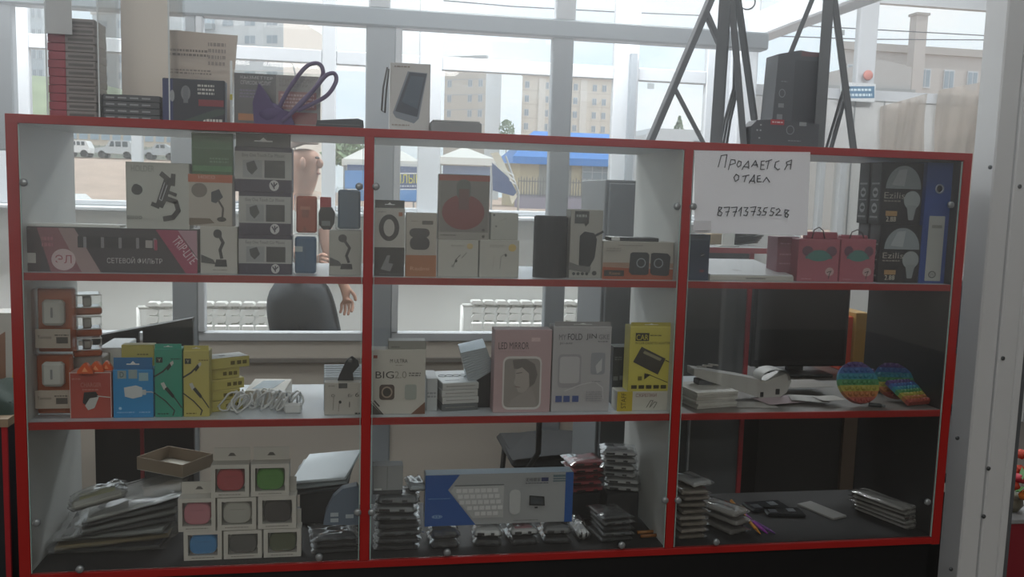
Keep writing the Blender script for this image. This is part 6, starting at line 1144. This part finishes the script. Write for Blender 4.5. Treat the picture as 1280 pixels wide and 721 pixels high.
# boards leaning, blue pouch and black packets right of the cartons
for i, (x0_, zz_, rz_, cl_, lb) in enumerate(((402, .0, -8, '#3b3f43', 'dark tablet-size board, lowest under the tilted white boards'), (404, .02, -12, '#8d9598', 'grey tablet-size board under the white board'), (406, .04, -18, '#c8d2d8', 'white tablet-size board on top of the stack right of the window cartons'))):
    p = at(x0_, 620, .2); o = MB(); o.box(-.075, .075, -.06, .09, 0, .0075, M(cl_, .35), .002); zb = Z3+.118+.013*i
    ob = o.build('tablet_board', None, (p.x, .235, zb), (math.radians(12), math.radians(-9), math.radians(rz_))); tag(ob, lb, 'board', 'stacked tablet boards')
o = MB(); p = at(402, 660, .24); o.box(-.062, .062, 0, .10, 0, .094, M('#25282b', .5), .003); tag(o.build('black_carton', None, (p.x+.006, .235, Z3)), 'black carton carrying the tilted boards at the back of the lower left compartment', 'box')
zb = pile('black wrapped packet under the blue grey pouch, @ of three', 'black packets under the blue pouch', 385, 449, 660, 698, .03, 3, ['#1d1f22', '#26282b', '#33363a'], .11, 3, 4, seed=5)
o = empty('blue_pouch', 'blue grey zip pouch with two pale label patches, leaning beside the first divider', 'pouch', (at(428, 655, .07).x, .07, zb)); q = lambda x, y: at(x, y, .07)-V3(o.location)
m_ = MB(); P2 = [(404, 656), (407, 640), (416, 622), (428, 611), (446, 607), (449, 612), (449, 656)]; z_0 = q(428, 657).z
m_.prism([(q(*p).x, max(0.0005, q(*p).z)) for p in P2], 0, .03, M('#5d6b7c', .45)); m_.build('pouch', o)
for x_, y_ in ((418, 643), (418, 650), (437, 645)):
    m_ = MB(); a = q(x_-5, y_+2.5); b = q(x_+5, y_-2.5); m_.box(a.x, b.x, -.001, -.0002, a.z, b.z, M('#aab4bc', .4)); m_.build('label_patch', o)
# ================================================================== BOTTOM, MIDDLE COLUMN
z1 = pile('dark wrapped phone case, @ of the stack under the silver-edged packets', 'phone case packets left of the keyboard carton', 467, 528, 634, 694, .03, 5, ['#1e2023', '#2b2d30', '#4a4d50', '#232528', '#5a5d60'], .11, 2, 5, seed=8)
z1 = pile('silver-edged wrapped phone case, @, under the grey hard case box', 'silver phone case packets left of the keyboard carton', 468, 526, 610, 634, .035, 2, ['#8d9194', '#6d7174'], .11, -3, 5, z=z1, seed=9)
o = B('grey_case_carton', 'grey hard case box standing on the wrapped phone cases beside the first divider', 'box', (466, 582, 504, 611), .05, .04, '#8f9294', [('l', [(484, 583), (484, 606)], .8, '#6d7072'), ('r', 468, 605, 477, 607, '#c4c8ca'), ('r', 466, 607, 504, 611, '#4a4d50')], z=z1, rough=.35)
packet('clear silver packet lying between the grey hard case and the keyboard carton', None, at(519, 605, .10).x, .10, z1, .044, .09, .022, '#a5aeb4', .1, 44, False, 'clear_bag')
# the pile the keyboard carton stands on
zk = at(620, 657, .05).z
grp = 'phone case packets under the keyboard carton'
for i, (pxc, cl_, lb) in enumerate(((556, '#26282a', 'dark wrapped phone case under the blue end of the keyboard carton'), (612, '#c4c6c6', 'white wrapped phone case under the keyboard picture of the keyboard carton'), (655, '#b8babb', 'white wrapped phone case with pinkish label under the keyboard carton'), (698, '#6d6f70', 'grey wrapped phone case under the right end of the keyboard carton'))):
    p = at(pxc, 690, .03)
    for k in range(2):
        packet(lb if k else ('black wrapped phone case on the bottom board' + lb[lb.index(' under'):] + (', below the pinkish label' if i == 2 else '')), grp, p.x, .085, Z3+k*(zk-Z3)/2, .074, .105, (zk-Z3)/2*.98, cl_ if k else '#2a2c2f', math.radians((3, -5, 4, -2)[i]), 120+i*2+k, True, 'case_packet', '#a86a74' if i == 2 and k else None)
KB = B('keyboard_carton', 'long blue and grey keyboard and mouse carton on the wrapped phone cases', 'box', (531, 592, 716, 657), .06, .045, '#9b9ea0', [
 ('p', [(531, 592), (573, 592), (559, 611), (561, 614), (594, 657), (531, 657)], '#1c4f94'), ('bars', 535, 621, 562, 623, 1, '#5f86b8'), ('o', 546, 645, 6.5, 2.2, .6, '#8fb0d4'), ('bars', 541, 644, 551, 646, 1, '#8fb0d4'),
 ('r', 706, 592, 716, 657, '#1f5296'), ('r', 690, 595, 706, 604, '#5d7078'), ('r', 690, 598, 706, 599, '#9b9ea0'), ('r', 690, 601, 706, 602, '#9b9ea0'),
 ('t', 655, 598, 674, 603, '无线键鼠', '#2c2f3c'), ('r', 675, 598, 684, 603, '#2c3460'), ('bars', 655, 604, 684, 606, 1, '#4a4d58'), ('r', 567, 605, 628, 606.5, '#6d7072'),
 ('p', [(566, 607), (628, 607), (628, 648), (590, 648), (562, 613)], '#aeb0b1')]+[('r', 569+7.6*c+2*r, 610+7.3*r, 575+7.6*c+2*r, 615+7.3*r, '#c9cacb') for r in range(5) for c in range(8) if 569+7.6*c+2*r > 566+max(0, (r-1)*6.2) and 575+7.6*c+2*r < 628]+[('rr', 635, 612, 649, 644, 6, '#b4b6b7'), ('p', [(660, 620), (679, 622), (680, 634), (660, 633)], '#23262a'), ('p', [(662, 622), (677, 624), (678, 632), (662, 631)], '#3c4348'), ('r', 667, 635, 671, 637, '#2c2f33'), ('bars', 641, 651, 672, 653, 1, '#75787a')], z=zk+.0006, top='#a9c0d4')
# small stack in the front right and packs on it
za = pile('grey wrapped packet, @ of the low stack before the white packets', 'grey packets right of the keyboard carton', 748, 792, 634, 690, .035, 5, ['#3a3c3e', '#5d6062', '#35373a', '#6d6f71', '#4a4c4e'], .11, 6, 5, seed=14)
packet('small clear packet with two black camera holes beside the right end of the keyboard carton', None, at(732, 670, .04).x-.002, .10, Z3, .036, .10, .045, '#b5b7b8', .05, 55, True)
zr = at(735, 640, .06).z
o = MB(); p = at(733, 660, .16); o.box(-.05, .05, 0, .10, 0, zr-Z3-.001, M('#1d1f22', .5), .002); tag(o.build('black_carton', None, (at(727, 660, .2).x, .20, Z3)), 'black carton under the red phone case packets, behind the keyboard carton', 'box')
pile('red wrapped phone case, @ of the red stack behind the keyboard carton', 'red phone case packets', 708, 758, 569, 636, .20, 5, ['#9a3c42', '#a54a50', '#8d3438', '#a85a5c', '#963e44'], .10, 8, 5, z=zr, seed=15, holes=True)
o = MB(); o.box(-.045, .045, 0, .09, 0, za-Z3+.012, M('#26282b', .5), .002); tag(o.build('black_carton', None, (at(772, 660, .2).x, .165, Z3)), 'black carton under the white phone case packets at the back', 'box')
pile('silvery white wrapped phone case, @ of the stack beside the red packets', 'white phone case packets', 757, 803, 556, 632, .165, 6, ['#a5a7a8', '#b9bbbc', '#9a9c9d', '#b0b2b3', '#a8aaab', '#c4c6c8'], .095, -16, 5, z=za+.0125, seed=16, shift=-.0045)
for i, (cl_, y_, lb) in enumerate((('#8d5a20', .085, 'upper'), ('#7a4a1c', .06, 'lower'))):
    p = at(812, 669+8*i, .06); mb = MB(); mb.tube([(-.026, 0, .005), (.024, 0, .005)], .0046, M(cl_, .4), 10); mb.tube([(.024, 0, .005), (.033, 0, .005)], [.0046, .003], M('#23201c', .4), 10)
    tag(mb.build('marker_pen', None, (p.x, y_, Z3+.0005), (0, 0, .06)), f'orange brown marker pen, {"farther back" if i == 0 else "nearer"} of the two beside the second divider', 'pen', 'orange brown marker pens')
# ================================================================== BOTTOM, RIGHT COLUMN
z2 = pile('pale wrapped packet, @ of the stack against the second divider', 'pale packets against the second divider', 848, 888, 602, 680, .03, 8, ['#6f675c', '#8a8178', '#7d756a', '#948c82', '#6a6258'], .12, 3, 5, seed=21, holes=False)
packet('white pointed sleeve on top of the pale stack against the second divider', None, at(866, 580, .09).x, .09, z2, .07, .10, .022, '#b9bbbc', .35, 63, False, 'clear_sleeve')
for i, (pxc, y_, rz_, lb, cl_) in enumerate(((902, .03, 22, 'lowest', '#6d6a66'), (905, .045, 28, 'middle', '#8d8a86'), (900, .07, 32, 'uppermost', '#a6a3a0'))):
    p = at(pxc+14, 675, .04); packet(f'long clear packet lying aslant, {lb} of the three right of the pale stack', 'aslant clear packets', p.x, .12, Z3+.024*i, .07, .15, .023, cl_, math.radians(rz_), 200+i, False, 'clear_bag', '#c4c6c6' if i == 2 else None)
for i, (cl_, dx, lb) in enumerate((('#c8862c', -.012, 'orange'), ('#8d2f9c', .012, 'purple'), ('#5d2a78', .03, 'dark violet'))):
    a = at(915+i*7, 640, .14); b = at(945+i*9, 668, .05); z_ = Z3+.077-.012*i
    A_ = V3((a.x+.004, .16, Z3+.056-.02*i)); B_ = V3((b.x+.010, .045, Z3+.0045)); mb = MB(); mb.tube([V3((0, 0, 0)), (B_-A_)*.85], .0042, M(cl_, .3), 10); mb.tube([(B_-A_)*.85, B_-A_], [.0042, .0012], M(cl_, .3), 10)
    tag(mb.build('coloured_pen', None, A_), f'{lb} glossy pen lying aslant over the clear packets', 'pen', 'glossy pens over the clear packets')
for i, (pxc, y_, w, d, r, cl_, lb) in enumerate(((962, .22, .12, .07, 5, '#22252a', 'dark glossy phone case lying behind the pens, left of the white card'), (985, .17, .11, .06, -8, '#1e2125', 'dark phone case lying in front of the white card'))):
    p = at(pxc, 625, y_); mb = MB(); mb.box(-w/2, w/2, -d/2, d/2, 0, .010, M(cl_, .25), .004); mb.box(-w*.4, -w*.2, -d*.3, d*.1, .01, .0112, M('#4a4e54', .3)); mb.box(w*.1, w*.3, -d*.1, d*.3, .01, .0106, M('#6d7276', .3))
    tag(mb.build('phone_case', None, (p.x, y_+.02, Z3), (0, 0, math.radians(r))), lb, 'case')
mb = MB(); mb.box(-.028, .028, -.065, .065, 0, .006, M('#8d8c8a', .5), .001); p = at(1028, 622, .2); tag(mb.build('white_card', None, (p.x, .20, Z3), (0, 0, math.radians(20))), 'single white card box lying aslant on the dark bottom board', 'card')
rng = random.Random(4); z = Z3
for i in range(5):
    p = at(1112, 650, .12); packet(f'white wrapped slim packet, {ORD[4-i]} of the pile on the dark bottom board', 'white slim packets at the right end', p.x+rng.uniform(-.003, .003)-.004*i, .135, z, .068, .19, .0125, ['#9a9894', '#a8a6a2', '#918f8b'][i % 3], math.radians(22+rng.uniform(-3, 3)), 300+i, i == 2, 'slim_packet'); z += .0127
# ================================================================== scattering volume added to give the washed-out veil of lens flare
hz = bpy.data.materials.new('flare_veil'); hz.use_nodes = True; t_ = hz.node_tree; t_.nodes.clear()
vo = nd(t_, 'ShaderNodeOutputMaterial'); vs_ = nd(t_, 'ShaderNodeVolumeScatter', Density=.078, Anisotropy=.8); vs_.inputs['Color'].default_value = (.96, .98, 1, 1)
t_.links.new(vs_.outputs[0], vo.inputs['Volume'])
hb_ = MB(); hb_.add([(x, y, z) for x in (-2.2, 3.1) for y in (-1.0, 2.1) for z in (1.33, 3.3)], [(0, 1, 3, 2), (4, 6, 7, 5), (2, 3, 7, 6), (0, 2, 6, 4), (1, 5, 7, 3), (0, 4, 5, 1)], hz)
tag(hb_.build('flare_veil'), 'thin scattering volume added above the display case to imitate lens flare', 'flare_veil', kind='stuff')
